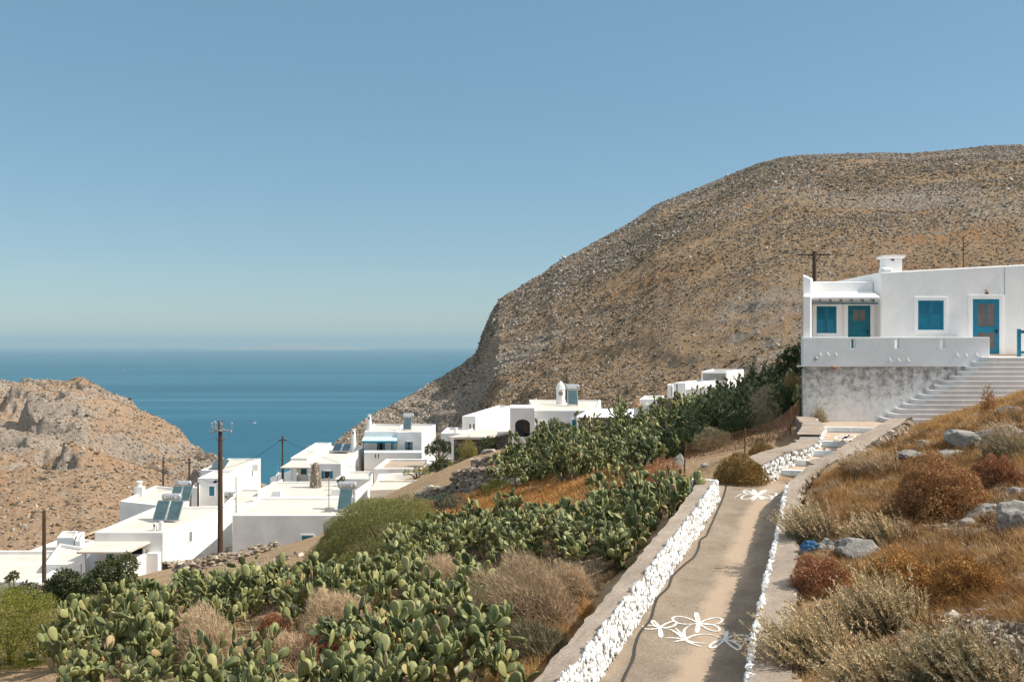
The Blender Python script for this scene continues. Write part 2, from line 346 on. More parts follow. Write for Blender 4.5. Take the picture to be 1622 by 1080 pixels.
polar_hill('headland', np.concatenate([np.linspace(-900, -60, 80), np.linspace(-56, 440, 300)]), top_l,
  (np.array([-900, 0, 130, 230, 300, 368, 440.]), np.array([420, 400, 380, 340, 300, 240, 205.])),
  (np.array([-900, -300, 0, 200, 300, 440.]), np.array([130, 110, 104, 122, 132, 140.])),
  lambda t: t ** .95, crag_l, 47, M['headland'], 240, .2, 1.5, .085)

# low scrub and stones over both slopes: nobody could count them
def far_scrub(name, hill, n, urange, size, mats, seed, tpow, stones):
    us, X, Y, Z = HILLS[hill]; rng = np.random.default_rng(seed)
    rows = 300; fi = np.interp(rng.uniform(*urange, n), us, np.arange(len(us))); fj = rng.random(n) ** tpow * (rows - 2)
    i = fi.astype(int).clip(0, len(us) - 2); j = fj.astype(int); a = (fi - i)[:, None]; b = (fj - j)[:, None]
    P3 = np.stack([X, Y, Z], -1); C = (P3[j, i] * (1 - a) + P3[j, i + 1] * a) * (1 - b) + (P3[j + 1, i] * (1 - a) + P3[j + 1, i + 1] * a) * b
    keep = rng.random(n) < np.clip(.55 + 1.1 * fbm(C[:, 0] * .02, C[:, 1] * .02, seed, 3), .12, 1); C = C[keep]; n = len(C)
    r = size * np.exp(rng.normal(size=n) * .35) * np.clip(C[:, 1] / 420, .55, 1.3); R = np.stack([r * 1.15, r, r * (.62 if not stones else .7)], 1); C[:, 2] += r * .12
    mb = MB(); blobs(mb, C, R, .28, rng=rng, rot=stones, octa=True); o = mb.build(name, mats); tagp(o, kind='stuff')
M['scrub'] = tinted('hill_scrub', [(0, (.040, .030, .018)), (.5, (.105, .078, .045)), (.8, (.22, .16, .10)), (1, (.33, .25, .16))], .9)
M['scree'] = tinted('hill_stones', [(0, (.19, .16, .13)), (.6, (.33, .28, .23)), (1, (.48, .42, .35))], .9)
far_scrub('hillside_scrub', 'hill', 250000, (480, 1720), .37, M['scrub'], 5, .8, False)
far_scrub('hillside_stones', 'hill', 120000, (480, 1720), .36, M['scree'], 6, .8, True)
far_scrub('hillside_boulders', 'hill', 9000, (490, 1000), .55, M['scree'], 9, 2.4, True)
far_scrub('headland_scrub', 'headland', 16000, (-120, 400), .36, M['scrub'], 7, .9, False)
far_scrub('headland_stones', 'headland', 22000, (-120, 400), .38, M['scree'], 8, .9, True)

# ------------------------------------------------------------------ sea, island, boats
SEA_Z = -150.0
def sea_material():
    m, nt, bs = newmat('sea_water')
    n = tex(nt, 'ShaderNodeTexNoise', .0016, 4, .55, stretch=(.12, 1, 1)); n2 = tex(nt, 'ShaderNodeTexNoise', .05, 5, .7); n3 = tex(nt, 'ShaderNodeTexNoise', .0045, 2, .5, stretch=(.035, 1, 1))
    c = ramp(nt, [(.35, (.013, .088, .138)), (.65, (.022, .115, .168))], n.outputs['Fac'])
    c = mix(nt, ramp(nt, [(.56, (0, 0, 0)), (.60, (.30, .30, .30)), (.64, (0, 0, 0))], n3.outputs['Fac']), c, (.12, .26, .33))
    nt.links.new(c, bs.inputs['Base Color']); bs.inputs['Roughness'].default_value = .42; bs.inputs['Specular IOR Level'].default_value = .22; bs.inputs['IOR'].default_value = 1.2
    bump(nt, bs, n2.outputs['Fac'], .35, 2.0); return m
M['sea'] = sea_material()
mb = MB(); a = np.linspace(0, 2 * PI, 257)[:-1]
rings = np.array([0.5, 300, 900, 2000, 5000, 12000, 25000, 44000]); V = np.stack([np.stack([np.cos(a) * r, np.sin(a) * r, np.full(256, SEA_Z)], -1) for r in rings]); V = np.concatenate([V, V[:, :1]], 1)
mb.grid(V, flip=True); tagp(mb.build('sea', M['sea']), kind='structure')
def island():
    us = np.linspace(330, 590, 120); hp = np.interp(us, [330, 350, 375, 400, 420, 440, 455, 475, 500, 520, 545, 575, 590], [0, 1.2, 3, 5, 6, 10, 9, 11, 8, 6.5, 4.5, 1.5, 0]); d = 33000.
    hp = hp * (1 + .18 * fbm(us * .15, us * 0, 3, 3)); b = np.linspace(-1, 1, 15)[:, None]
    X = W(us, d) + b * 0; Y = d + b * 2600 + 0 * X; Z = SEA_Z - 4 + (hp * d / F * (1 - b * b)) * (1 + .2 * fbm(X * .001, Y * .001, 9, 4))
    mb = MB(); mb.grid(np.stack([X, Y, Z], -1)); tagp(mb.build('island', M['scree'], smooth=True), kind='structure')
island()
# ------------------------------------------------------------------ the concrete lane, its two walls, the steps
def concrete(name, a, b, c, sc_=1.0, streak=False, bs_=.25):
    m, nt, bs = newmat(name)
    n1 = tex(nt, 'ShaderNodeTexNoise', 1.3 * sc_, 6, .65); n2 = tex(nt, 'ShaderNodeTexNoise', 34, 6, .8); n3 = tex(nt, 'ShaderNodeTexVoronoi', 60)
    col = ramp(nt, [(.3, a), (.5, b), (.72, c)], n1.outputs['Fac'])
    col = mix(nt, .8, col, ramp(nt, [(.3, (.22, .21, .20)), (.52, (.5, .5, .5)), (.72, (.86, .84, .8))], n2.outputs['Fac']), 'OVERLAY')
    if streak:   # dust trodden along the middle
        t = attr(nt, 'tint'); n4 = tex(nt, 'ShaderNodeTexNoise', .9, 5, .7); f = math_(nt, 'ADD', t, math_(nt, 'MULTIPLY', math_(nt, 'SUBTRACT', n4.outputs['Fac'], .5), .35))
        col = mix(nt, ramp(nt, [(.42, (0, 0, 0)), (.52, (.75, .75, .75)), (.62, (.75, .75, .75)), (.72, (0, 0, 0))], f), col, (.46, .345, .245))
        col = mix(nt, ramp(nt, [(.03, (.55, .55, .55)), (.16, (0, 0, 0))], f), col, (.42, .31, .21))
    nt.links.new(col, bs.inputs['Base Color']); bs.inputs['Roughness'].default_value = .92; bs.inputs['Specular IOR Level'].default_value = .15
    bump(nt, bs, math_(nt, 'ADD', n2.outputs['Fac'], n3.outputs['Distance']), .5, .012); return m
M['lane'] = concrete('lane_concrete', (.205, .16, .122), (.27, .215, .163), (.335, .275, .212), streak=True)
M['coping'] = concrete('wall_coping', (.28, .225, .178), (.35, .285, .227), (.43, .36, .29))
M['tread'] = concrete('step_tread', (.40, .30, .22), (.50, .39, .29), (.62, .50, .39))
M['mortar'] = noisy('mortar', [(.3, (.20, .17, .14)), (.7, (.36, .32, .28))], 8)
M['white_stone'] = tinted('whitewashed_stone', [(0, (.52, .48, .43)), (.10, (.76, .74, .71)), (.5, (.84, .83, .80)), (1, (.91, .90, .88))], .8, noise=(25, .6))
M['dry_stone'] = tinted('dry_stone', [(0, (.13, .10, .07)), (.4, (.26, .20, .145)), (.8, (.42, .34, .26)), (1, (.55, .48, .40))], .9, noise=(9, .5))
M['whitewash'] = noisy('whitewash_line', [(.35, (.62, .68, .70)), (.6, (.82, .85, .85))], 12, bstr=.6, bdist=.01)
M['paint'] = noisy('floor_paint', [(.36, (.32, .26, .20)), (.45, (.56, .51, .45)), (.54, (.72, .69, .65)), (.7, (.79, .77, .74))], 30, bstr=.2)
M['rubber'] = noisy('black_hose', [(.3, (.025, .023, .02)), (.7, (.05, .045, .04))], 10, .6, bstr=0)

ys = np.linspace(2.6, PATH_Y1, 130); s_ = np.linspace(0, 1, 25)
L = left_x(ys) - .14; R = right_x(ys) + .1
X = L[:, None] + (R - L)[:, None] * s_; Y = ys[:, None] + 0 * X; Z = path_z(Y) + .012 * fbm(X * 2, Y * 2, 4, 3) - .02 * np.sin(s_ * PI)[None]
mb = MB(); mb.grid(np.stack([X, Y, Z], -1), 0, np.broadcast_to(s_, X.shape).ravel(), flip=True); tagp(mb.build('path', M['lane'], smooth=True), kind='structure')
def lane_z(x, y):
    l = left_x(y) - .14; q = np.clip((x - l) / (right_x(y) + .1 - l), 0, 1); return path_z(y) + .012 * fbm(x * 2, y * 2, 4, 3) - .02 * np.sin(q * PI)
def path_pt(u, v, lift=.02):
    """point of the lane's surface seen at pixel (u, v)"""
    y = (4.528 - lift) / ((v - CY) / F + .039); return np.array([W(u, y), y, path_z(y) + lift])

def strip_wall(name, label, yv, inner, outer, zb, zt_in, zt_out, mat, cap_over=.0, jag=.02):
    """a wall that follows the lane: two faces and a rough coping, as one closed strip"""
    root = empty(name, (float(inner[0]), float(yv[0]), float(zb[0])), label, 'wall')
    n = len(yv); w1 = jag * fbm(yv * 3, yv * 0 + 1, 2, 4); w2 = jag * 2.2 * fbm(yv * 4, yv * 0 + 9, 3, 4)
    t = np.linspace(0, 1, 6)
    rows = []
    rows.append(np.stack([inner, yv, zb], 1)); rows.append(np.stack([inner + w1, yv, zt_in], 1))
    for q in t[1:-1]: rows.append(np.stack([inner + w1 + (outer + w2 - inner - w1) * q, yv, zt_in + (zt_out - zt_in) * q + .012 * fbm(yv * 3, yv * 0 + q * 9, 8, 3)], 1))
    rows.append(np.stack([outer + w2, yv, zt_out], 1)); rows.append(np.stack([outer + .06, yv, zb - .3], 1))
    return root, np.stack(rows)
# left: low wall, concrete on top, whitewashed stones on the side of the lane
yv = np.linspace(2.7, 23.35, 220); inn = left_x(yv) - .10; zt = path_z(yv) + KERB_H
wid = np.interp(yv, [2, 12, 20, 23.35], [.34, .34, .38, .42])
root, rows = strip_wall('kerb_wall', 'low lane wall with concrete top and bright white painted stones on its inner side', yv, inn, inn - wid, path_z(yv) - .1, zt, zt - .02, None)
# rounded far end turning to the left
ang = np.linspace(0, PI * .5, 9)[1:]; cx, cy = inn[-1] - .44, yv[-1]
ext = []
for r_i in range(rows.shape[0]):
    ext.append([(cx + (rows[r_i, -1, 0] - cx) * math.cos(a), cy + (rows[r_i, -1, 0] - cx) * math.sin(a) * .9, rows[r_i, -1, 2]) for a in ang])
rows = np.concatenate([rows, np.array(ext)], 1)
mb = MB(); mb.grid(rows, flip=True); core = mb.build('coping', M['coping'], root, smooth=False)
n = 4600; q = RNG.random(n) ** .9; yy = 2.8 + (23.3 - 2.8) * q; h = RNG.random(n) * (KERB_H + .03); edge = .03 * np.sin(yy * 7) + .03 * fbm(yy * 3, yy * 0, 5, 3)
C = np.stack([left_x(yy) + .02 - .12 * h / KERB_H, yy, path_z(yy) + h + edge], 1); r = .026 + .024 * RNG.random(n) ** 1.5
mb = MB(); mb.add(np.concatenate([np.stack([left_x(yv) + .0, yv, path_z(yv) - .02], 1), np.stack([left_x(yv) - .105, yv, path_z(yv) + KERB_H - .03], 1)]), np.stack([np.arange(219), np.arange(1, 220), 220 + np.arange(1, 220), 220 + np.arange(219)], 1), 0, .3)
blobs(mb, C, np.stack([r * .48, r * 1.4, r * 1.15], 1), .14, RNG.random(n), 0, rot=False)
k_ = 420; yk = 2.8 + 20.4 * RNG.random(k_); hk = RNG.random(k_) * KERB_H; rk = .012 + .012 * RNG.random(k_); blobs(mb, np.stack([left_x(yk) + .035 - .12 * hk / KERB_H, yk, path_z(yk) + hk], 1), np.stack([rk * .6, rk * 1.5, rk], 1), .2, None, 1, rot=False)
aa = RNG.random(260) * PI * .5; rr = .44 + .07; hh = RNG.random(260) * KERB_H; C = np.stack([cx + rr * np.cos(aa) - .03, cy + rr * np.sin(aa) * .9, path_z(23.4) + hh], 1); r = .035 + .02 * RNG.random(260)
blobs(mb, C, np.stack([r * 1.2, r * 1.2, r], 1), .2, RNG.random(260), 0)
tagp(mb.build('painted_stones', [M['white_stone'], M['mortar']], root), label='bright whitewashed stones')
# right: higher wall whose concrete top is broad, its inner lip painted white
yv = np.linspace(2.7, 25.6, 240); inn = right_x(yv); zt = path_z(yv) + WALL_H
wid = np.interp(yv, [2, 9, 12, 16, 20, 23, 25.6], [.50, .50, .46, .38, .28, .30, .50])
wid = wid + .05 * fbm(yv * 1.2, yv * 0, 21, 3)
zt_o = np.interp(yv, [2, 22, 25.6], [0, .02, .12])
root, rows = strip_wall('lane_wall', 'wall along the right of the lane with broad bare concrete top and white painted edge', yv, inn, inn + wid, path_z(yv) - .1, zt, zt + zt_o, None, jag=.03)
mb = MB(); mb.grid(rows, flip=False); mb.build('coping', M['coping'], root)
n = 1500; yy = 2.7 + (22.4 - 2.7) * RNG.random(n); r = .022 + .02 * RNG.random(n)
C = np.stack([right_x(yy) - .012 + .025 * RNG.random(n), yy, path_z(yy) + WALL_H - .10 * RNG.random(n)], 1)
mb = MB(); blobs(mb, C, np.stack([r, r * 1.6, r * .9], 1), .22, RNG.random(n)); tagp(mb.build('painted_edge', M['white_stone'], root), label='white painted rough edge')
n = 900; yy = 6 + (25.2 - 6) * RNG.random(n); r = .03 + .04 * RNG.random(n); C = np.stack([right_x(yy) + np.interp(yy, yv, wid) + .02 * RNG.normal(size=n), yy, path_z(yy) + WALL_H - .03 - .12 * RNG.random(n)], 1)
mb = MB(); blobs(mb, C, np.stack([r, r * 1.3, r * .8], 1), .25); mb.build('edge_stones', M['dry_stone'], root)

# ---- the wide steps up to the house
ST = [(26.5, .15), (27.4, .17), (28.25, .17), (29.2, .17), (32.2, .17)]
def step_l(y): return np.interp(y, [25.5, 26.6, 27.5, 28.3, 29.3, 32.3, 34.9], [6.1, 6.98, 7.6, 8.38, 8.97, 10.1, 10.5])
def step_r(y): return np.interp(y, [24.9, 25.6, 26.9, 28.7, 29.2, 30.5, 32.3, 34.9], [7.58, 7.95, 8.8, 10.05, 10.6, 11.4, 12.3, 14])
root = empty('lane_steps', (7, 26, -3.6), 'wide shallow steps with white painted edges rising from the lane to the house', 'steps')
z = float(path_z(25.9)); ends = [s[0] for s in ST[1:]] + [34.95]
for i, ((y0, h), y1) in enumerate(zip(ST, ends)):
    z += h; skew = .5
    a = np.array([(step_l(y0) - .2, y0 + skew), (step_r(y0) + .25, y0 - .25), (step_r(y1) + .25, y1 - .25 + (.3 if i == 4 else 0)), (step_l(y1) - .2, y1 + (skew if i < 4 else 0))])
    mb = MB(); mb.prism(a, z - .5, z); mb.build('tread', M['tread'], root, bevel=.02)
    e = np.array([a[0] + (0, -.004), a[1] + (0, -.004), a[1] + (0, .14), a[0] + (0, .14)])
    mb = MB(); mb.prism(e, z - h + .01, z + .004); tagp(mb.build('painted_nosing', M['whitewash'], root, bevel=.01), label='white painted step edge')
LAND_Z = z
# left of the steps: whitewashed rubble wall under slabs
root = empty('stone_parapet', (8, 29, -3.3), 'whitewashed rubble wall capped with brown slabs on the left of the steps', 'wall')
yy = np.linspace(25.9, 34.6, 60); xl = step_l(yy) + .05; ztop = np.interp(yy, [25.9, 27, 29.6, 30.2, 34.6], [-3.12, -2.95, -2.86, -2.70, -2.50])
mb = MB(); t_ = np.stack([np.stack([xl + .02, yy, ztop - 1.4], 1), np.stack([xl, yy, ztop - .06], 1), np.stack([xl - .62, yy, ztop - .06], 1), np.stack([xl - .66, yy, ztop - 1.4], 1)]); mb.grid(t_, flip=True); mb.build('core', M['mortar'], root)
n = 1500; q = RNG.random(n); y_ = 25.9 + 8.6 * q; zt_ = np.interp(y_, yy, ztop); h = RNG.random(n) ** .8; x_ = np.interp(y_, yy, xl) + .01; r = .04 + .055 * RNG.random(n)
C = np.stack([x_, y_, zt_ - .05 - h * .75], 1); mb = MB(); blobs(mb, C, np.stack([r * .6, r * 1.5, r * .85], 1), .2, RNG.random(n), rot=False)
tagp(mb.build('painted_stones', M['white_stone'], root), label='whitewashed rubble stones')
for a, b in ((25.9, 27.3), (27.3, 29.7), (30.1, 32.2), (32.2, 34.6)):
    y_ = np.linspace(a + .02, b - .02, 12); xa = np.interp(y_, yy, xl); zz = np.interp(y_, yy, ztop); w1 = .06 * fbm(y_ * 3, y_ * 0, 31, 3); w2 = .1 * fbm(y_ * 3, y_ * 0, 35, 3)
    mb = MB(); mb.grid(np.stack([np.stack([xa - .02 + w1, y_, zz - .055], 1), np.stack([xa + w1, y_, zz], 1), np.stack([xa - .68 + w2, y_, zz + .015], 1), np.stack([xa - .68 + w2, y_, zz - .055], 1)]), flip=True); mb.build('slab', M['coping'], root)
# right of the steps: dry stone wall with a concrete band on top
root = empty('step_wall', (9, 28, -3.2), 'rough grey stone wall with smooth concrete band on the right of the steps', 'wall')
yy = np.linspace(24.9, 32.0, 50); xi = np.interp(yy, [24.9, 25.6, 26.9, 28.7, 29.2, 30.5, 32.0], [7.46, 7.83, 8.7, 9.95, 10.45, 11.3, 12.2]); zt = np.interp(yy, [24.9, 26, 26.9, 28.7, 29.2, 30.5, 32], [-2.97, -2.93, -2.9, -2.62, -2.52, -2.42, -2.36])
w_ = np.interp(yy, [24.9, 27, 33.4], [.55, .62, .5]) + .06 * fbm(yy * 1.7, yy * 0, 41, 3)
t_ = np.stack([np.stack([xi, yy, zt - 1.2], 1), np.stack([xi, yy, zt], 1), np.stack([xi + w_, yy - .1, zt + .01], 1), np.stack([xi + w_ + .05, yy - .12, zt - 1.2], 1)]); mb = MB(); mb.grid(t_); mb.build('coping', M['coping'], root)
n = 620; y_ = 24.7 + 7.2 * RNG.random(n); wx = np.interp(y_, yy, xi + w_); zt_ = np.interp(y_, yy, zt); h = RNG.random(n); r = .06 + .08 * RNG.random(n)
C = np.stack([wx + .05 + .12 * h, y_ - .15 - .1 * h, zt_ - .04 - h * .42], 1); mb = MB(); blobs(mb, C, np.stack([r, r * 1.2, r * .75], 1), .28); 
C2 = np.stack([7.45 + .7 * RNG.random(60), 24.75 + .12 * RNG.random(60), -3.1 - .35 * RNG.random(60)], 1); blobs(mb, C2, np.full((60, 3), .1) * (1 + .4 * RNG.random((60, 1))), .25); mb.build('stones', M['dry_stone'], root)

# ---- painted flowers on the lane
def ribbon(mb, pts, w, lift=.004):
    pts = np.asarray(pts, float); d = np.gradient(pts, axis=0); n_ = np.stack([-d[:, 1], d[:, 0], 0 * d[:, 0]], 1); n_ /= np.linalg.norm(n_, axis=1)[:, None] + 1e-9
    w = np.asarray(w) * np.ones(len(pts)); a = pts + n_ * w[:, None] / 2; b = pts - n_ * w[:, None] / 2; V = np.stack([a, b])
    if pts[0, 1] < 25.8: V[..., 2] = lane_z(V[..., 0], V[..., 1]) + .003
    V[..., 2] += lift; mb.grid(V)
def plane_pt(u, v, zf): 
    if zf is None: return path_pt(u, v, .0)
    d = zf / ((CY - v) / F); return np.array([W(u, d), d, zf])
def petal(mb, c, tip, wd, w, zf=None, conv=None):
    c = np.array(conv(*c)); t = np.array(conv(*tip)); ax = t - c; a = np.linspace(-PI, PI, 36); nx = np.array([-ax[1], ax[0]]); 
    k = (1 + np.cos(a)) / 2; px = c[None] + ax[None] * k[:, None] + nx[None] * (wd * np.sin(a) * (k ** .45))[:, None]
    ribbon(mb, [plane_pt(p[0], p[1], zf) for p in px], w)
def leaf(mb, c, tip, w0, bend, zf, conv):
    c = np.array(conv(*c)); t = np.array(conv(*tip)); ax = t - c; nx = np.array([-ax[1], ax[0]]); s = np.linspace(0, 1, 14)
    px = c + ax * s[:, None] + nx * (bend * np.sin(s * PI))[:, None]; ribbon(mb, [plane_pt(p[0], p[1], zf) for p in px], w0 * (1.05 - s ** 2) + .01)
cv = lambda x, y: (840 + x / 3.8575, 800 + y / 3.857)
def flat(name, label, mb): tagp(mb.build(name, M['paint'], loc=mb.V[0][0]), label, 'painting')
mb = MB()
for c, tips in (((790, 745), [(690, 742), (742, 700), (893, 706), (800, 797)]), ((1030, 712), [(1012, 650), (870, 684), (1172, 697), (1157, 757), (1016, 766)]), ((1188, 812), [(1200, 765), (1335, 806), (1283, 872), (1098, 860)])):
    for t in tips: petal(mb, c, t, .17, .040, None, cv)
for tip, b in (((852, 752), .05), ((885, 740), .05), ((1030, 780), -.05), ((818, 802), .05), ((872, 826), .0), ((1042, 857), .04), ((1080, 838), .05), ((1000, 835), 0)): leaf(mb, (945, 812), tip, .045, b, None, cv)
for tip, b in (((985, 722), -.28), ((1160, 803), -.12), ((800, 745), .1)): leaf(mb, (945, 806), tip, .035, b, None, cv)
flat('flower_painting', 'large white outline flowers painted on the near part of the lane', mb)
cv2 = lambda x, y: (1040 + x / 4.055, 640 + y / 4.055); mb = MB()
for tip in ((545, 600), (560, 555), (620, 545), (700, 548), (770, 575), (745, 598), (680, 606), (610, 606)): petal(mb, (650, 578), tip, .16, .05, None, cv2)
for tip, b in (((500, 566), .1), ((570, 542), -.1), ((500, 600), .15), ((605, 620), -.1), ((700, 540), .1), ((800, 550), -.1), ((810, 590), .1)): leaf(mb, (650, 578), tip, .045, b, None, cv2)
flat('flower_painting', 'single white outline flower painted where the lane meets the steps', mb)
mb = MB(); zf = LAND_Z - .165
for tip in ((1150, 215), (1180, 200), (1240, 197), (1280, 210), (1250, 230), (1190, 232)): petal(mb, (1215, 213), tip, .2, .08, LAND_Z, cv2)
flat('flower_painting', 'small worn white flower painted on the top landing of the steps', mb)
# ---- hose
hp = [(960, 1130), (985, 1078), (995, 1055), (1004, 1038), (1006, 1020), (1012, 1000), (1032, 977), (1036, 958), (1042, 942), (1060, 927), (1065, 909), (1074, 900), (1099, 880), (1107, 866), (1109, 851), (1120, 845), (1126, 830), (1134, 813), (1141, 797), (1148, 780), (1151, 766)]
pts = np.array([path_pt(u, v, .03) for u, v in hp]); k = np.linspace(0, len(pts) - 1, 140)
pts = np.stack([np.interp(k, np.arange(len(pts)), pts[:, i]) for i in range(3)], 1); ker = np.ones(5) / 5
for i in range(2): pts[2:-2, i] = np.convolve(pts[:, i], ker, 'valid')
pts[:, 2] = lane_z(pts[:, 0], pts[:, 1]) + .014; mb = MB(); mb.tube(pts, .016, 6); tagp(mb.build('garden_hose', M['rubber'], loc=pts[0], smooth=True), 'thin black hose lying along the foot of the white stones', 'hose')
# ------------------------------------------------------------------ the near house above the steps
def plaster(name, base, var=.05, stains=0., sc_=1.2):
    m, nt, bs = newmat(name); n1 = tex(nt, 'ShaderNodeTexNoise', sc_, 6, .6); n2 = tex(nt, 'ShaderNodeTexNoise', 9, 6, .7); n3 = tex(nt, 'ShaderNodeTexNoise', 45, 4, .7)
    b = np.array(base); c = ramp(nt, [(.3, b * (1 - var * 1.6)), (.55, b), (.75, np.minimum(b * (1 + var), .95))], n1.outputs['Fac'])
    if stains: c = mix(nt, ramp(nt, [(.60, (0, 0, 0)), (.78, (stains,) * 3)], n2.outputs['Fac']), c, (.45, .38, .30))
    nt.links.new(c, bs.inputs['Base Color']); bs.inputs['Roughness'].default_value = .88; bs.inputs['Specular IOR Level'].default_value = .2
    bump(nt, bs, math_(nt, 'ADD', n2.outputs['Fac'], math_(nt, 'MULTIPLY', n3.outputs['Fac'], .4)), .25, .03); return m
M['white'] = plaster('white_plaster', (.88, .85, .82), .05, .25)
M['white_far'] = plaster('white_limewash', (.83, .815, .79), .09, .35, .6)
M['bluewhite'] = plaster('cool_white_plaster', (.80, .80, .795), .05, .3)
M['step_white'] = plaster('worn_step_white', (.74, .70, .67), .10, .5)
M['trim'] = plaster('bright_trim', (.88, .86, .84), .02)
M['roof'] = plaster('roof_screed', (.65, .575, .49), .10, .25, .7)
M['roof_brown'] = plaster('roof_earth', (.42, .33, .245), .12, .3, .7)
def stained():
    m, nt, bs = newmat('weathered_render'); n1 = tex(nt, 'ShaderNodeTexNoise', .9, 7, .7); n2 = tex(nt, 'ShaderNodeTexNoise', 4.5, 8, .75); n3 = tex(nt, 'ShaderNodeTexNoise', 1.6, 5, .65, stretch=(1.6, 1, .18)); n4 = tex(nt, 'ShaderNodeTexNoise', 26, 6, .8)
    tc = nt.nodes.new('ShaderNodeTexCoord'); sp = nt.nodes.new('ShaderNodeSeparateXYZ'); nt.links.new(tc.outputs['Object'], sp.inputs[0])
    hgt = math_(nt, 'MULTIPLY', math_(nt, 'ADD', sp.outputs['Z'], 2.2), .11)
    f = math_(nt, 'ADD', math_(nt, 'ADD', math_(nt, 'MULTIPLY', n2.outputs['Fac'], .80), math_(nt, 'MULTIPLY', n3.outputs['Fac'], .30)), math_(nt, 'ADD', hgt, math_(nt, 'MULTIPLY', n4.outputs['Fac'], .18)))
    c = ramp(nt, [(.66, (.86, .84, .81)), (.78, (.76, .73, .70)), (.86, (.50, .46, .42)), (.96, (.24, .21, .18))], f)
    nt.links.new(c, bs.inputs['Base Color']); bs.inputs['Roughness'].default_value = .95; bump(nt, bs, n4.outputs['Fac'], .6, .02); return m
M['stained'] = stained()
M['blue'] = noisy('blue_paint', [(.3, (.006, .150, .240)), (.7, (.012, .205, .315))], 5, .45, bstr=.15, bscale=40, spec=.4)
M['teal'] = noisy('teal_paint', [(.3, (.006, .105, .145)), (.7, (.012, .150, .20))], 5, .5, bstr=.15, bscale=40)
M['brown_board'] = noisy('brown_board', [(.3, (.13, .108, .098)), (.7, (.20, .168, .150))], 3, .5, bstr=.1)
M['wood'] = noisy('weathered_wood', [(.3, (.045, .028, .018)), (.7, (.12, .075, .048))], 3, .85, bstr=.6, bscale=12, stretch=(6, 6, .5))
M['grey_wood'] = noisy('grey_paint_wood', [(.3, (.12, .16, .18)), (.7, (.2, .25, .27))], 6, .7)
M['metal'] = noisy('galvanised', [(.3, (.30, .31, .31)), (.7, (.46, .47, .47))], 5, .45, bstr=0, metal=.6)
M['dark'] = noisy('dark_gap', [(.3, (.012, .011, .010)), (.7, (.025, .022, .02))], 3, .8, bstr=0)
M['rust'] = noisy('rusty_iron', [(.3, (.10, .045, .02)), (.7, (.22, .11, .055))], 9, .85, bstr=.3)
M['glass'] = noisy('window_glass', [(.3, (.015, .02, .022)), (.7, (.03, .04, .045))], 2, .08, bstr=0, spec=.6)
M['clay'] = noisy('terracotta', [(.3, (.36, .16, .075)), (.7, (.52, .27, .14))], 6, .8)

def frame(mb, x0, x1, z0, z1, y, w, dp, bottom=True):
    """flat surround made of butted boards, standing dp proud of the wall at y"""
    mb.box(x0, x0 + w, y - dp, y + .01, z0, z1); mb.box(x1 - w, x1, y - dp, y + .01, z0, z1); mb.box(x0 + w, x1 - w, y - dp, y + .01, z1 - w, z1)
    if bottom: mb.box(x0 + w, x1 - w, y - dp, y + .01, z0, z0 + w)
def shutter_leaf(mb, x0, x1, z0, z1, y, rows=9):
    w = (x1 - x0) * .13; mb.box(x0, x0 + w, y - .035, y, z0, z1); mb.box(x1 - w, x1, y - .035, y, z0, z1)
    for a, b in ((z0, z0 + w), (z1 - w, z1), ((z0 + z1) / 2 - w / 2, (z0 + z1) / 2 + w / 2)): mb.box(x0 + w, x1 - w, y - .035, y, a, b)
    mb.box(x0 + w, x1 - w, y - .012, y, z0 + w, z1 - w)
    zs = np.linspace((z0 + z1) / 2 + w, z1 - w * 1.5, rows)
    for z_ in zs: mb.add([(x0 + w, y - .014, z_ + .02), (x1 - w, y - .014, z_ + .02), (x1 - w, y - .03, z_ - .018), (x0 + w, y - .03, z_ - .018)], [(0, 3, 2, 1)])
HY = 35.0; HX0 = W(1272, HY); PX1 = W(1567, HY)
house = empty('village_house', (14, 37, -.78), 'large white house with flat roof, square chimney and blue door and shutters above the steps', 'house')
DECK = -.42
mb = MB(); mb.prism([(HX0, HY), (26, HY), (26, 48), (HX0 + 3.9, 48)], -3.6, ZV(581, HY)); tagp(mb.build('base_wall', M['stained'], house), label='weathered grey base wall with dark stains')
mb = MB(); mb.prism([(HX0 + .06, HY + .22), (25.9, HY + .22), (25.9, 47.9), (HX0 + 3.95, 47.9)], ZV(581, HY) + .004, DECK); mb.build('terrace_floor', M['white'], house)
slit = [(W(u - 3.3, HY), W(u + 3.3, HY), ZV(551.5, HY), ZV(537.5, HY)) for u in (1351.5, 1420.5, 1493)]
mb = MB(); mb.panel(HX0 - .02, PX1, ZV(581, HY) + .004, ZV(534, HY), HY - .035, HY + .2, slit); mb.box(PX1 - .2, PX1, HY + .2, 37, ZV(581, HY) + .004, ZV(534, HY)); par = mb.build('parapet', M['bluewhite'], house, bevel=.02)
mb = MB()
for us, v in (((1298, 1310, 1323), 560), ((1408, 1422, 1437), 569), ((1515, 1529, 1546), 561)):
    for u in us:
        x = W(u, HY); z_ = ZV(v, HY); h = .085; mb.add([(x - h, HY - .036, z_ - h), (x + h, HY - .036, z_ - h), (x, HY - .036, z_ + h), (x - h * .6, HY - .050, z_ - h * .75), (x + h * .6, HY - .050, z_ - h * .75), (x, HY - .050, z_ + h * .55)], [(3, 4, 5), (0, 1, 4, 3), (1, 2, 5, 4), (2, 0, 3, 5)])
mb.build('triangle_relief', M['bluewhite'], par)
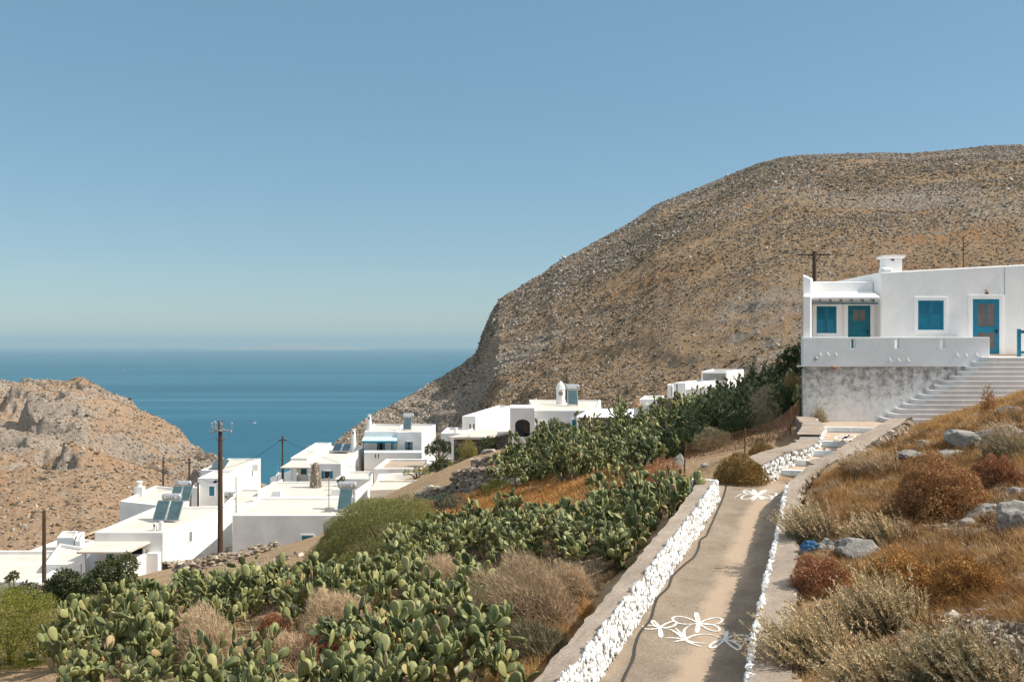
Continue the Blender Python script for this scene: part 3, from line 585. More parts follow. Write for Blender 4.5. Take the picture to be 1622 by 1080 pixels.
# main block
BX0 = W(1395, 37)
mb = MB(); mb.hexa([(BX0, 37, DECK - .3), (26, 37, DECK - .3), (26, 47.5, DECK - .3), (BX0 + .2, 47.5, DECK - .3), (BX0, 37, ZV(431, 37)), (26, 37, 3.35), (26, 47.5, 3.35), (BX0 + .2, 47.5, ZV(431, 37))])
mb.build('wall', M['white'], house, bevel=.05)
mb = MB(); mb.prism([(BX0 + .02, 37.03), (BX0 + .52, 37.03), (BX0 + .50, 37.4), (BX0 + .02, 37.4)], ZV(431, 37) - .1, ZV(423, 37)); mb.build('corner_bump', M['white'], house, bevel=.12)
mb = MB(); cx0, cx1 = W(1403, 38), W(1429, 38); cz = ZV(404.5, 38)
mb.panel(cx0, cx1, 2.4, cz - .12, 38, 38.62, []); mb.hexa([(cx0 - .01, 37.99, cz - .12), (cx1 + .01, 37.99, cz - .12), (cx1 + .01, 38.63, cz - .12), (cx0 - .01, 38.63, cz - .12), (cx0 - .1, 37.9, cz - .06), (cx1 + .1, 37.9, cz - .06), (cx1 + .1, 38.72, cz - .06), (cx0 - .1, 38.72, cz - .06)])
mb.box(cx0 - .1, cx1 + .1, 37.9, 38.72, cz - .06 + .001, cz); ch = mb.build('chimney', M['white'], house, bevel=.015)
mb = MB(); mb.box(cx0 + .2, cx0 + .32, 37.985, 38.0, cz - .2, cz - .15); mb.build('smoke_hole', M['dark'], ch)
# left wing with the porch
WY = 37.75
wxl = W(1274, WY)
mb = MB(); mb.prism([(wxl, WY), (BX0 - .004, WY), (BX0 + .1, 47), (wxl + 2.8, 47)], DECK - .3, ZV(446, WY)); mb.build('wing_wall', M['white'], house, bevel=.04)
mb = MB(); a0 = W(1272, 35.25); mb.hexa([(a0, 35.25, DECK - .2), (a0 + .28, 35.25, DECK - .2), (wxl + .3, WY, DECK - .2), (wxl - .01, WY, DECK - .2), (a0, 35.25, 1.72), (a0 + .28, 35.25, 1.72), (wxl + .3, WY, 2.0), (wxl - .01, WY, 2.0)])
mb.hexa([(W(1271.5, 36.6), 36.6, 1.85), (W(1285, 36.6), 36.6, 1.85), (wxl + .32, WY, 2.0), (wxl - .02, WY, 2.0), (W(1271.5, 36.6), 36.6, 2.55), (W(1285, 36.6), 36.6, 2.42), (wxl + .32, WY, 2.5), (wxl - .02, WY, 2.66)]); mb.build('porch_side_wall', M['white'], house, bevel=.03)
# porch roof
pr = empty('porch', (11, 36.5, DECK)); pr.parent = house; pr.location = (11 - 14, 36.5 - 37, DECK + .78)
x0, x1 = W(1274, 36), W(1391, 36.4)
yf, yb, zf, zb = 36.0, WY - .01, ZV(470.5, 36.0), ZV(461.5, WY)
mb = MB(); mb.hexa([(x0, yf, zf - .07), (x1 - .08, yf, zf - .07), (x1 + .25, yb, zb - .07), (x0 + .5, yb, zb - .07), (x0, yf, zf), (x1 - .08, yf, zf), (x1 + .25, yb, zb), (x0 + .5, yb, zb)]); mb.build('porch_roof', M['trim'], pr)
mb = MB()
for i in range(7):
    q = (i + .5) / 7; xa = x0 + (x1 - .1 - x0) * q; xb = x0 + .5 + (x1 + .2 - x0 - .5) * q
    mb.hexa([(xa - .03, yf + .03, zf - .17), (xa + .03, yf + .03, zf - .17), (xb + .03, yb, zb - .17), (xb - .03, yb, zb - .17), (xa - .03, yf + .03, zf - .075), (xa + .03, yf + .03, zf - .075), (xb + .03, yb, zb - .075), (xb - .03, yb, zb - .075)])
mb.box(x0, x1 - .1, yf + .1, yf + .17, zf - .26, zf - .171); mb.build('rafters', M['grey_wood'], pr)
xp = W(1281.5, 36.1); mb = MB(); mb.box(xp - .05, xp + .05, yf + .1, yf + .2, DECK, zf - .261); tagp(mb.build('post', M['blue'], pr), label='blue painted post')
# openings: (name, u0, u1, v0, v1, depth)
def window(u0, u1, v0, v1, y, mat, tw=.14):
    a, b, c, d = W(u0, y), W(u1, y), ZV(v1, y), ZV(v0, y); mb = MB(); frame(mb, a - tw, b + tw, c - tw, d + tw, y, tw, .045); wf = mb.build('window', M['trim'], house, bevel=.012)
    m_ = (a + b) / 2; mb = MB(); shutter_leaf(mb, a, m_ - .006, c, d, y - .004); shutter_leaf(mb, m_ + .006, b, c, d, y - .004); tagp(mb.build('shutter', mat, wf))
window(1293, 1324.5, 485, 527.5, WY, M['blue'], .16); window(1453.5, 1494, 476, 522.5, 37, M['blue'])
def door(u0, u1, v0, v1, y, panes, mat, side=True):
    a, b, d = W(u0, y), W(u1, y), ZV(v0, y); mb = MB(); frame(mb, a - .17, b + .17, DECK, d + .17, y, .165, .04, False); fr = mb.build('door_frame', M['trim'], house, bevel=.012)
    mb = MB(); hs = [(W(p[0], y), W(p[1], y), ZV(p[3], y), ZV(p[2], y)) for p in panes]; mb.panel(a, b, DECK + .07, d, y - .035, y - .003, hs); dr = mb.build('door', mat, house)
    mb = MB()
    for h in hs: mb.box(h[0], h[1], y - .02, y - .012, h[2], h[3])
    mb.build('pane', M['brown_board'], dr)
    mb = MB()
    for h in hs: mb.box((h[0] + h[1]) / 2 - .012, (h[0] + h[1]) / 2 + .012, y - .03, y - .0205, h[2], h[3])
    mb.build('glazing_bar', mat, dr)
    mb = MB(); mb.box(b - .12, b - .09, y - .085, y - .036, .42, .56); mb.box(b - .2, b - .09, y - .1, y - .086, .5, .53); mb.build('handle', M['dark'], dr)
door(1343, 1378, 484, 560, WY, [(1351, 1370, 491, 508)], M['teal']); door(1540.5, 1582, 474, 562, 37, [(1548, 1575, 481, 517), (1548, 1575, 527, 552)], M['blue'])
mb = MB(); mb.box(W(1538, 37), W(1612, 37), 36.55, 36.99, DECK, DECK + .07); mb.build('door_sill', M['tread'], house)
lx, lz = W(1559.5, 37), ZV(462, 37); mb = MB(); mb.tube([(lx, 36.99, lz + .03), (lx, 36.86, lz + .07), (lx, 36.82, lz + .02)], .014, 6); mb.lathe((lx, 36.82, lz - .1), [(.07, 0), (.08, .02), (.05, .08), (.02, .11)], 10); mb.build('wall_lamp', M['rust'], house)
cx = W(1591, 37); mb = MB(); mb.tube([(cx, 36.985, 2.86), (cx, 36.985, ZV(466, 37))], .009, 5); mb.build('cable', M['grey_wood'], house)
px = HX0 - .03; mb = MB(); mb.tube([(px, HY - .05, -2.9), (px, HY - .05, ZV(584, HY))], .035, 8); mb.tube([(px - .22, HY - .06, ZV(580, HY)), (px + .05, HY - .06, ZV(580, HY))], .025, 8); mb.build('drain_pipe', M['metal'], house)
mb = MB(); mb.tube([(W(1318, HY), HY, ZV(581, HY)), (W(1320, HY), HY - .28, ZV(582, HY) - .02)], .045, 8); mb.build('spout', M['clay'], house)
sx, sz = W(1291, HY), ZV(568, HY); mb = MB(); mb.lathe((sx, HY - .1, sz - .06), [(.03, 0), (.06, .03), (.06, .08), (.02, .12)], 10); mb.tube([(sx, HY - .1, sz + .05), (sx, HY - .035, sz + .06)], .02, 6); mb.build('floodlight', M['metal'], house)
# the side stair: courses that turn round the corner, whitewashed
stair = empty('side_stair', (14, 33.5, -2.9), 'whitewashed stair of rounded steps climbing right to the terrace of the near house', 'stair')
NS = 14; zs = np.linspace(LAND_Z + .15, DECK - .02, NS)
for i in range(NS):
    xl = W(1392 + (1552 - 1392) * i / (NS - 1), HY); yf = 31.6 + (34.35 - 31.6) * i / (NS - 1) if i else 31.9; yf = 34.05 + .022 * i
    r = .40; arc = [(xl + r - r * math.cos(a), yf + r * .9 - r * .9 * math.sin(a)) for a in np.linspace(0, PI / 2, 7)]
    poly = [(xl, HY - .003 if i < NS - 1 else HY + 1.2)] + arc + [(23, yf), (23, HY - .003 if i < NS - 1 else HY + 1.2)]; poly = poly[::1]
    mb = MB(); mb.prism(poly, (zs[i] - .5) if i else -3.2, zs[i]); mb.build('step', M['step_white'], stair, bevel=.012)
# blue gate rail at the top of the stair
gx = W(1614, 35.3); gate = empty('handrail', (gx, 35.3, DECK), 'blue wooden gate post and rail at the top of the stair', 'railing')
mb = MB(); mb.box(gx - .05, gx + .05, 35.25, 35.35, DECK - .02, ZV(521, 35.3)); mb.build('post', M['blue'], gate)
mb = MB(); mb.box(gx + .05, gx + 2.4, 35.28, 35.32, ZV(528, 35.3), ZV(523, 35.3)); mb.box(gx + .05, gx + 2.4, 35.28, 35.32, ZV(560, 35.3), ZV(556, 35.3))
mb.build('rail', M['blue'], gate)
# ------------------------------------------------------------------ the village below
def Q(*uv): return [(W(u, d), d) for u, d in uv]
def inset(poly, t):
    p = np.array(poly, float); n = len(p); out = []
    for i in range(n):
        a, b, c = p[i - 1], p[i], p[(i + 1) % n]; e1 = (b - a) / np.linalg.norm(b - a); e2 = (c - b) / np.linalg.norm(c - b)
        n1 = np.array([-e1[1], e1[0]]); n2 = np.array([-e2[1], e2[0]]); k = n1 + n2; out.append(tuple(b + k * t / max(.3, 1 + n1 @ n2)))
    return out
def flat_block(root, poly, zb, zt, rim=.18, drop=.22, name='wall', wall='white_far', roof='roof', roofname='roof', bevel=.03):
    """walls with a thin parapet all round and a sunk flat roof; poly counter-clockwise from the near left corner"""
    n = len(poly); inn = inset(poly, rim); mb = MB()
    v = [(x, y, zb) for x, y in poly] + [(x, y, zt) for x, y in poly] + [(x, y, zt) for x, y in inn] + [(x, y, zt - drop - .1) for x, y in inn]
    f = []
    for i in range(n):
        j = (i + 1) % n; f += [(i, j, n + j, n + i), (n + i, n + j, 2 * n + j, 2 * n + i), (2 * n + i, 2 * n + j, 3 * n + j, 3 * n + i)]
    mb.add(v, f); o = mb.build(name, M[wall], root, bevel=bevel)
    mb = MB(); mb.prism(inset(poly, rim - .004), zt - drop - .12, zt - drop); mb.build(roofname, M[roof], root); return o
def house_(name, label, poly, zb, zt, cat='house', **k):
    c = np.mean(np.array(poly), axis=0); r = empty(name, (c[0], c[1], zb), label, cat); flat_block(r, poly, zb, zt, **k); return r
def facebox(mb, p, q, s0, s1, z0, z1, proud, deep=.02):
    """box lying on the vertical face from p to q (plan), between fractions s0..s1"""
    p = np.array(p); q = np.array(q); d = q - p; L_ = np.linalg.norm(d); d /= L_; nrm = np.array([d[1], -d[0]])
    a = p + d * s0 * L_; b = p + d * s1 * L_
    r = [a + nrm * proud, b + nrm * proud, b - nrm * deep, a - nrm * deep]; mb.prism([tuple(x) for x in r], z0, z1)
def opening(root, p, q, s0, s1, z0, z1, mat, name='window', shut=None, trim='trim', fr=.12):
    p = np.array(p, float); q = np.array(q, float); L_ = np.linalg.norm(q - p); f = fr / L_
    mb = MB(); facebox(mb, p, q, s0 - f, s0, z0 - fr, z1 + fr, .05); facebox(mb, p, q, s1, s1 + f, z0 - fr, z1 + fr, .05); facebox(mb, p, q, s0, s1, z1, z1 + fr, .05)
    if name == 'window': facebox(mb, p, q, s0, s1, z0 - fr, z0, .05)
    w = mb.build(name if name == 'window' else 'door_frame', M[trim], root)
    mb = MB(); facebox(mb, p, q, s0, s1, z0, z1, .015); mb.build('pane' if name == 'window' else 'door_leaf', M[mat], w)
    if shut:
        h = (s1 - s0) * .5
        for a, b in ((s0 - h - .2 * f, s0 - .2 * f), (s1 + .2 * f, s1 + h + .2 * f)):
            mb = MB(); facebox(mb, p, q, a, b, z0 - .03, z1 + .03, .09, -.052); mb.build('shutter', M[shut], w)
def uspan(poly_p, poly_q, u):   # fraction along the face p-q that shows at column u
    p, q = np.array(poly_p), np.array(poly_q); k = (u - CX) / F; d = q - p; return (k * p[1] - p[0]) / (d[0] - k * d[1])
def heater(x, y, z, n=1, s=1., label='', rz=0., text=True):
    r = empty('solar_heater', (0, 0, 0), label, 'solar heater', 'solar water heaters on the roofs'); wd, ln = 1.05 * s, 1.95 * s; an = math.radians(47); tot = n * wd + (n - 1) * .08
    x0 = -tot / 2
    for i in range(n):
        a = x0 + i * (wd + .08); mb = MB()
        for lo, hi, up, mt in ((0, 1, 0, 0), ):
            c = lambda u_, t_, h_: (a + u_, t_ * math.cos(an) - h_ * math.sin(an), .12 + t_ * math.sin(an) + h_ * math.cos(an))
            mb.hexa([c(0, 0, 0), c(wd, 0, 0), c(wd, ln, 0), c(0, ln, 0), c(0, 0, .09), c(wd, 0, .09), c(wd, ln, .09), c(0, ln, .09)])
        pn = mb.build('collector', M['metal'], r); mb = MB()
        mb.add([c(.05, .05, .094), c(wd - .05, .05, .094), c(wd - .05, ln - .05, .094), c(.05, ln - .05, .094)], [(0, 1, 2, 3)]); mb.build('glass', M['panel_glass'], pn)
    yt, zt = ln * math.cos(an) + .22, .12 + ln * math.sin(an) + .33; tl = max(1.5 * s, tot * .75); rr = .29 * s
    prof = [(-tl / 2, .02), (-tl / 2 + .03, rr * .7), (-tl / 2 + .12, rr), (tl / 2 - .12, rr), (tl / 2 - .03, rr * .7), (tl / 2, .02)]
    mb = MB(); mb.tube([(p[0], yt, zt) for p in prof], [p[1] for p in prof], 16); tk = mb.build('tank', M['tank'], r, smooth=False)
    mb = MB(); mb.box(-tl * .34, tl * .3, yt - rr - .012, yt - rr + .03, zt - .13, zt + .07); mb.build('label_plate', M['trim'], tk)
    if text:
        cu = bpy.data.curves.new('tank_lettering', 'FONT'); cu.body = 'KLIMA'; cu.size = .26 * s; cu.extrude = .003; cu.align_x = 'CENTER'; cu.align_y = 'CENTER'; cu.materials.append(M['dark'])
        t0 = bpy.data.objects.new('tmp_text', cu); COL.objects.link(t0); bpy.context.view_layer.update(); tm = bpy.data.meshes.new_from_object(t0.evaluated_get(bpy.context.evaluated_depsgraph_get())); bpy.data.objects.remove(t0); t = bpy.data.objects.new('lettering', tm); COL.objects.link(t); t.parent = tk; t.location = (-tl * .02, yt - rr - .016, zt - .03); t.rotation_euler = (PI / 2, 0, 0)
    mb = MB(); hw = tl * .32
    for sx in (-hw, hw): mb.tube([(sx, yt + .05, 0), (sx, yt + .05, zt - rr)], .025, 5); mb.tube([(sx, .02, .05), (sx, yt + .05, .05)], .02, 5); mb.tube([(sx, yt - .12, zt - rr - .08), (sx, yt + .14, zt - rr + .03)], .05, 5)
    mb.tube([(-hw, yt + .05, .3), (hw, yt + .05, zt - rr - .2)], .018, 5); mb.build('stand', M['metal'], r)
    r.location = (x, y, z); r.rotation_euler = (0, 0, rz); return r
M['tank'] = noisy('tank_steel', [(.3, (.33, .34, .35)), (.7, (.50, .51, .52))], 4, .5, bstr=0, metal=.3)
M['panel_glass'] = noisy('collector_glass', [(.3, (.030, .070, .078)), (.7, (.065, .125, .135))], 1.5, .15, bstr=0, spec=.6)
M['stonework'] = None
def stonework(name, a, b, c):
    m, nt, bs = newmat(name); v = tex(nt, 'ShaderNodeTexVoronoi', 2.6, stretch=(1, 1, 1.9)); v2 = tex(nt, 'ShaderNodeTexVoronoi', 2.6, stretch=(1, 1, 1.9)); v2.feature = 'DISTANCE_TO_EDGE'; n = tex(nt, 'ShaderNodeTexNoise', 5, 5, .7)
    sx = nt.nodes.new('ShaderNodeSeparateColor'); nt.links.new(v.outputs['Color'], sx.inputs[0])
    col = ramp(nt, [(.1, a), (.5, b), (.9, c)], math_(nt, 'ADD', math_(nt, 'MULTIPLY', sx.outputs[0], .7), math_(nt, 'MULTIPLY', n.outputs['Fac'], .3)))
    col = mix(nt, ramp(nt, [(.02, (1, 1, 1)), (.09, (0, 0, 0))], v2.outputs['Distance']), col, (.06, .045, .03)); nt.links.new(col, bs.inputs['Base Color']); bs.inputs['Roughness'].default_value = .95
    bump(nt, bs, ramp(nt, [(0, (0, 0, 0)), (.2, (1, 1, 1))], v2.outputs['Distance']), .9, .06); return m
M['stonework'] = stonework('rubble_masonry', (.12, .095, .07), (.24, .19, .14), (.38, .31, .24))
M['warm_stonework'] = stonework('warm_rubble', (.30, .23, .16), (.42, .33, .24), (.56, .46, .35))
M['lightblue'] = noisy('pale_blue_paint', [(.3, (.42, .62, .66)), (.7, (.55, .72, .75))], 3, .6, bstr=0)

# L: large house at lower left -----------------------------------------------------------
pl = Q((150, 78), (258, 78)); L0, L1 = pl
polyL = [L0, L1, (W(368, 91), 91), (W(244, 90), 90)]; zL = ZV(843, 78)
hL = house_('village_house', 'long white house with carport, teal door and flat roof at the lower left', polyL, -21.5, zL, rim=.22)
sp = lambda u: uspan(L0, L1, u)
opening(hL, L0, L1, sp(169), sp(181), ZV(895, 78), ZV(875, 78), 'teal', 'door'); opening(hL, L0, L1, sp(209), sp(226), ZV(877, 78), ZV(868, 78), 'dark')
R0, R1 = polyL[1], polyL[2]; opening(hL, R0, R1, uspan(R0, R1, 299), uspan(R0, R1, 303.5), ZV(864, 81), ZV(848, 81), 'metal')
zc = ZV(858, 77.8); mb = MB(); cp = [(W(121, 74.4), 74.4), (W(203, 74.4), 74.4), (W(238, 77.99), 77.99), (W(150, 77.99), 77.99)]; mb.prism(cp, [zc - .22, zc - .22, zc - .12, zc - .12], [zc - .08, zc - .08, zc + .02, zc + .02]); mb.build('carport_roof', M['roof'], hL)
mb = MB(); mb.box(W(133, 74.6) - .12, W(133, 74.6) + .12, 74.5, 74.74, -20, zc - .221); mb.build('carport_post', M['bluewhite'], hL)
mb = MB(); xw = W(233, 77.5); mb.prism([(xw - .25, 70.8), (xw, 70.8), (xw, 77.4), (xw - .25, 77.4)], -22, [ZV(900, 71.5), ZV(900, 71.5), ZV(876, 77.5), ZV(876, 77.5)]); mb.prism([(xw + .004, 77.3), (W(250, 77.3), 77.3), (W(250, 77.3), 77.99), (xw + .004, 77.99)], -22, ZV(876, 77.4)); mb.build('wing_wall', M['white_far'], hL)
heater(W(268, 84.5), 83.6, zL - .2, 2, 1.02, 'pair of solar panels under a round grey tank on the long lower left roof')
mb = MB(); vx = W(247, 80); r = empty('roof_vent', (vx, 80, zL - .22), 'small white twin vent boxes on the near edge of the lower left roof', 'vent'); mb.box(vx - .16, vx + .02, 79.8, 80.1, zL - .22, zL + .42); mb.box(vx + .25, vx + .5, 79.9, 80.3, zL - .22, zL + .48); mb.build('casing', M['bluewhite'], r); mb = MB(); mb.tube([(vx - .07, 79.79, zL + .2), (vx - .07, 79.77, zL + .2)], .07, 10); mb.build('opening', M['dark'], r)
# terraces left of L
house_('terrace', 'lowest white walled terrace with pale floor at the left edge, beside a slim pole', [(W(-120, 72), 72), (W(62, 72), 72), (W(132, 83), 83), (W(-40, 83), 83)], -24, ZV(921, 72), cat='terrace', rim=.25, drop=.3)
house_('terrace', 'white walled terrace with pale floor in front of the carport', [(W(70, 76), 76), (W(128, 76), 76), (W(152, 81.5), 81.5), (W(95, 84), 84)], -24, ZV(893, 76), cat='terrace', rim=.2, drop=.25)
house_('outbuilding', 'small white cube shed left of the carport', Q((90, 86), (117, 86), (124, 89), (99, 89)), -24, ZV(851, 86), cat='shed', rim=.15)
house_('outbuilding', 'narrow white chimney block beside the cube shed', Q((119, 84), (127, 84), (134, 88), (126, 88)), -24, ZV(856, 84), cat='shed', rim=.12)
house_('terrace', 'long thin white terrace behind the cube shed, running up to the long house', [(W(20, 84), 84), (W(90, 85.5), 85.5), (W(150, 91), 91), (W(105, 93), 93)], -25, ZV(874, 86), cat='terrace', rim=.2, drop=.2)
# B: house behind L
polyB = Q((190, 99), (262, 96), (300, 107), (246, 110)); zB = ZV(796, 98); hB = house_('village_house', 'white house with grey shaded front and small chimney behind the lower left roof', polyB, -22, zB, rim=.25)
cx_, cy_ = W(221, 104), 104; mb = MB(); mb.prism([(cx_ - .45, cy_ - .4), (cx_ + .45, cy_ - .4), (cx_ + .45, cy_ + .4), (cx_ - .45, cy_ + .4)], zB - .2, zB + .75); mb.lathe((cx_, cy_, zB + .75), [(.33, 0), (.22, .35), (.36, .45), (.36, .55)], 8); mb.build('chimney', M['white_far'], hB)
heater(W(287, 100), 99.5, zB - .2, 2, .9, 'smaller pair of solar panels behind the lower left roof, beside two wooden poles', text=False)
# C: tall narrow house with the blue window
polyC = Q((313, 112), (347.5, 112), (372, 118.5), (338, 118.5)); zC = ZV(757, 112); hC = house_('village_house', 'narrow white house with one bright blue window behind the tall pole', polyC, -24, zC, rim=.2)
opening(hC, polyC[0], polyC[1], uspan(*polyC[:2], 331.5), uspan(*polyC[:2], 339.5), ZV(785, 112), ZV(770, 112), 'blue')
polyD = Q((318, 118.8), (372.5, 118.8), (413, 131), (362, 131)); hD = house_('village_house', 'white house with long blank sunlit side wall at the water behind the tall pole', polyD, -26, ZV(744, 119), rim=.2)
mb = MB(); mb.box(W(395, 127) - .1, W(395, 127) + 1.2, 126.5, 127, -16, ZV(735, 127)); mb.build('step_wall', M['white_far'], hD)
mb = MB(); fx = W(335, 121); mb.hexa([(fx, 120.5, ZV(744, 119) - .1), (fx + 1.6, 120.5, ZV(744, 119) - .1), (fx + 1.9, 122, ZV(744, 119) + .8), (fx + .3, 122, ZV(744, 119) + .8), (fx, 120.45, ZV(744, 119)), (fx + 1.6, 120.45, ZV(744, 119)), (fx + 1.9, 121.95, ZV(744, 119) + .9), (fx + .3, 121.95, ZV(744, 119) + .9)]); tagp(mb.build('tilted_collector', M['panel_glass'], loc=(fx, 120, ZV(744, 119))), 'small tilted solar panel on the roof behind the tall pole', 'solar panel')
house_('outbuilding', 'small grey white block left of the blue window house', Q((304, 110), (314, 110), (319, 114), (309, 114)), -24, ZV(772, 110), cat='shed', rim=.1)
# walls and terrace with magenta flowers below C
house_('terrace', 'white terrace with magenta flowers along its wall, right of the tall pole', Q((352, 100), (425, 104), (440, 112), (378, 112)), -22, ZV(799, 101), cat='terrace', rim=.2, drop=.25)
mb = MB(); mb.prism(Q((355, 112.2), (436, 112.2), (437, 112.6), (356, 112.6)), -22, ZV(779, 112)); ww = mb.build('garden_wall', M['bluewhite'], loc=P(380, 800, 112)); tagp(ww, 'low white wall with a row of dark marks behind the magenta flowers', 'wall')
mb = MB()
for k in range(11): u = 392 + k * 2.4; mb.add([P(u, 787 + .9 * (k % 2), 112.19), P(u + 1.6, 787.6 + .9 * (k % 2), 112.19), P(u + .9, 789.6, 112.19)], [(0, 2, 1)])
mb.build('wall_marks', M['dark'], ww)
house_('terrace', 'white terrace edged with red soil in front of the sea', Q((425, 112), (450, 110), (478, 122), (440, 125)), -22, ZV(771, 112), cat='terrace', rim=.2)
# E: block house in the centre
polyE = [(W(368, 79), 79), (W(560, 79), 79), (W(560, 79) + .2, 88), (W(408, 88), 88)]; zE = ZV(816, 79); hE = house_('village_house', 'wide plain white block house with flat cream roof and small blue window low in front', polyE, -18.6, zE, rim=.3, drop=.12)
opening(hE, polyE[0], polyE[1], uspan(*polyE[:2], 478), uspan(*polyE[:2], 496), ZV(858, 79), ZV(848, 79), 'blue')
polyE2 = [(polyE[3][0] - .1, 88.01), (polyE[2][0] - 1.5, 88.01), (W(545, 98), 98), (W(432, 98), 98)]; hE2 = house_('village_house', 'low white house with flat roof and rough stone chimney behind the plain block house', polyE2, -19, zE + .08, rim=.25, drop=.15)
heater(W(547, 82), 81.3, zE - .1, 1, 1.06, 'single solar panel with grey tank at the edge of the green bush')
ax, ay = W(521, 81.5), 81.5; an_ = empty('antenna', (ax, ay, zE), 'thin television antenna mast on the block house roof', 'antenna'); mb = MB(); mb.tube([(ax, ay, zE - .1), (ax, ay, zE + 2.75)], .04, 6); mb.box(ax - .3, ax + .3, ay - .3, ay + .3, zE - .13, zE + .2); mb.build('mast', M['metal'], an_)
mb = MB(); mb.tube([(ax - .9, ay, zE + 2.0), (ax + .6, ay, zE + 2.0)], .02, 5)
for k in range(7): mb.tube([(ax - .85 + k * .2, ay - .3, zE + 2.0), (ax - .85 + k * .2, ay + .3, zE + 2.0)], .012, 4)
mb.tube([(ax - .4, ay, zE + 1.65), (ax + .3, ay, zE + 1.65)], .02, 5); mb.build('aerial', M['metal'], an_)
for nm, lab, u, d, v0, v1 in (('chimney', 'small white box on the roof left of the rough stone chimney', 437, 89, 783, 793), ('chimney', 'white sloped roof hatch right of the antenna', 531, 90, 768, 792)):
    x, y = W(u, d), d; r = empty(nm, (x, y, zE), lab, 'roof hatch'); mb = MB(); mb.hexa([(x - .45, y - .4, zE - .1), (x + .5, y - .4, zE - .1), (x + .5, y + .4, zE - .1), (x - .45, y + .4, zE - .1), (x - .2, y - .4, zE + .45), (x + .5, y - .4, zE + .55), (x + .5, y + .4, zE + .55), (x - .2, y + .4, zE + .45)]); mb.build('casing', M['white_far'], r)
cx_, cy_ = W(500, 95), 95; sc_c = empty('stone_chimney', (cx_, cy_, zE), 'rough conical chimney of bare brown stones on the low white house', 'chimney'); mb = MB(); mb.lathe((cx_, cy_, zE - .1), [(.5, 0), (.42, .9), (.30, 1.9), (.12, 2.3)], 10); mb.build('core', M['mortar'], sc_c)
n = 260; h = RNG.random(n); th = RNG.random(n) * 2 * PI; rr = np.interp(h, [0, .4, .85, 1], [.52, .44, .32, .14]); C = np.stack([cx_ + rr * np.cos(th), cy_ + rr * np.sin(th), zE - .1 + 2.35 * h], 1); mb = MB(); blobs(mb, C, .05 + .07 * RNG.random((n, 3)), .2); mb.build('stones', M['dry_stone'], sc_c)
# F: house with the porch roof and blue window
polyF = Q((500, 110), (540, 110), (577, 129), (545, 129)); zF = ZV(734, 110); hF = house_('village_house', 'white house with blue shuttered window, wide flat roof and porch facing the sea', [(W(487, 110), 110), polyF[1], polyF[2], (W(525, 129), 129)], -19, zF, rim=.2)
opening(hF, (W(487, 110), 110), polyF[1], .51, .67, ZV(757, 110), ZV(746, 110), 'glass', shut='blue')
polyF2 = Q((460, 112.5), (486.5, 112.5), (525, 130), (500, 130)); flat_block(hF, polyF2, -19, zF + .35, name='wing_wall', roofname='wing_roof')
zc = zF - .02; mb = MB(); mb.prism(Q((444, 108), (493, 108), (487, 112.4), (462, 112.4)), [zc - .28, zc - .28, zc - .05, zc - .05], [zc - .16, zc - .16, zc + .1, zc + .1]); mb.build('porch_roof', M['roof'], hF)
mb = MB(); mb.box(W(448.5, 108.3) - .07, W(448.5, 108.3) + .07, 108.2, 108.35, -18, zc - .29); mb.build('porch_post', M['wood'], hF)
opening(hF, polyF2[0], polyF2[1], .62, .98, ZV(752, 112), ZV(740, 112), 'teal', 'door')
mb = MB(); mb.prism(Q((487.5, 109.4), (499, 109.4), (499, 109.7), (487.5, 109.7)), -18, ZV(752, 109)); mb.build('porch_wall', M['white_far'], hF)
mb = MB(); mb.prism(Q((428, 116), (470, 112), (471, 112.4), (429, 116.5)), -20, [ZV(757, 116), ZV(741, 112), ZV(741, 112), ZV(757, 116)]); tagp(mb.build('garden_wall', M['white_far'], loc=P(430, 770, 116)), 'sloping white garden wall in front of the sea, left of the porch', 'wall')
mb = MB(); mb.prism(Q((408, 104), (448, 106), (448, 106.4), (408, 104.4)), -20, [ZV(776, 104), ZV(759, 106), ZV(759, 106), ZV(776, 104)]); tagp(mb.build('garden_wall', M['white_far'], loc=P(410, 790, 104)), 'short white garden wall below the porch, above red soil', 'wall')
def cone_chimney(u, d, v0, v1, wpx, label, capped=False):
    x, z0, z1 = W(u, d), ZV(v1, d), ZV(v0, d); h = z1 - z0; r = wpx / F * d / 2; o = empty('chimney', (x, d, z0), label, 'chimney'); mb = MB()
    mb.lathe((x, d, z0 - .3), [(r, 0), (r * .92, h * .3), (r * .7, h * .75), (r * .55, h + .28), (r * .5, h + .3)], 12); mb.build('stack', M['white_far'], o, smooth=False)
    mb = MB(); mb.lathe((x, d, z1), [(r * .42, 0), (r * .42, .12), (r * .6, .16), (r * .6, .22)], 10); mb.build('cap', M['mortar'] if capped else M['white_far'], o)
    mb = MB(); mb.box(x - r * .25, x + r * .25, d - r * .72, d - r * .6, z1 - .35, z1 - .15); mb.build('smoke_hole', M['dark'], o)
cone_chimney(560, 124, 682, 718, 10.5, 'tall white conical chimney left of the blue canopy house'); cone_chimney(585, 128, 659, 686, 10.5, 'white conical chimney rising from the roof of the blue canopy house'); cone_chimney(488.5, 124, 708, 717, 7.5, 'small squat white chimney nearest the sea', True)
mb = MB(); r = empty('roof_collector', P(541, 712, 124), 'flat dark solar panel beside the tall conical chimney', 'solar panel')
mb.prism(Q((525, 122), (554, 122), (556, 126), (532, 126)), [zF, zF, zF + .55, zF + .55], [zF + .1, zF + .1, zF + .65, zF + .65]); mb.build('frame', M['metal'], r)
for i in range(2):
    a, b = 526.5 + i * 14.5, 539 + i * 14; mb = MB(); mb.prism(Q((a, 122.15), (b, 122.15), (b + 3, 125.8), (a + 5.5, 125.8)), [zF + .03, zF + .03, zF + .53, zF + .53], [zF + .14, zF + .14, zF + .66, zF + .66]); mb.build('collector', M['glass'], r)
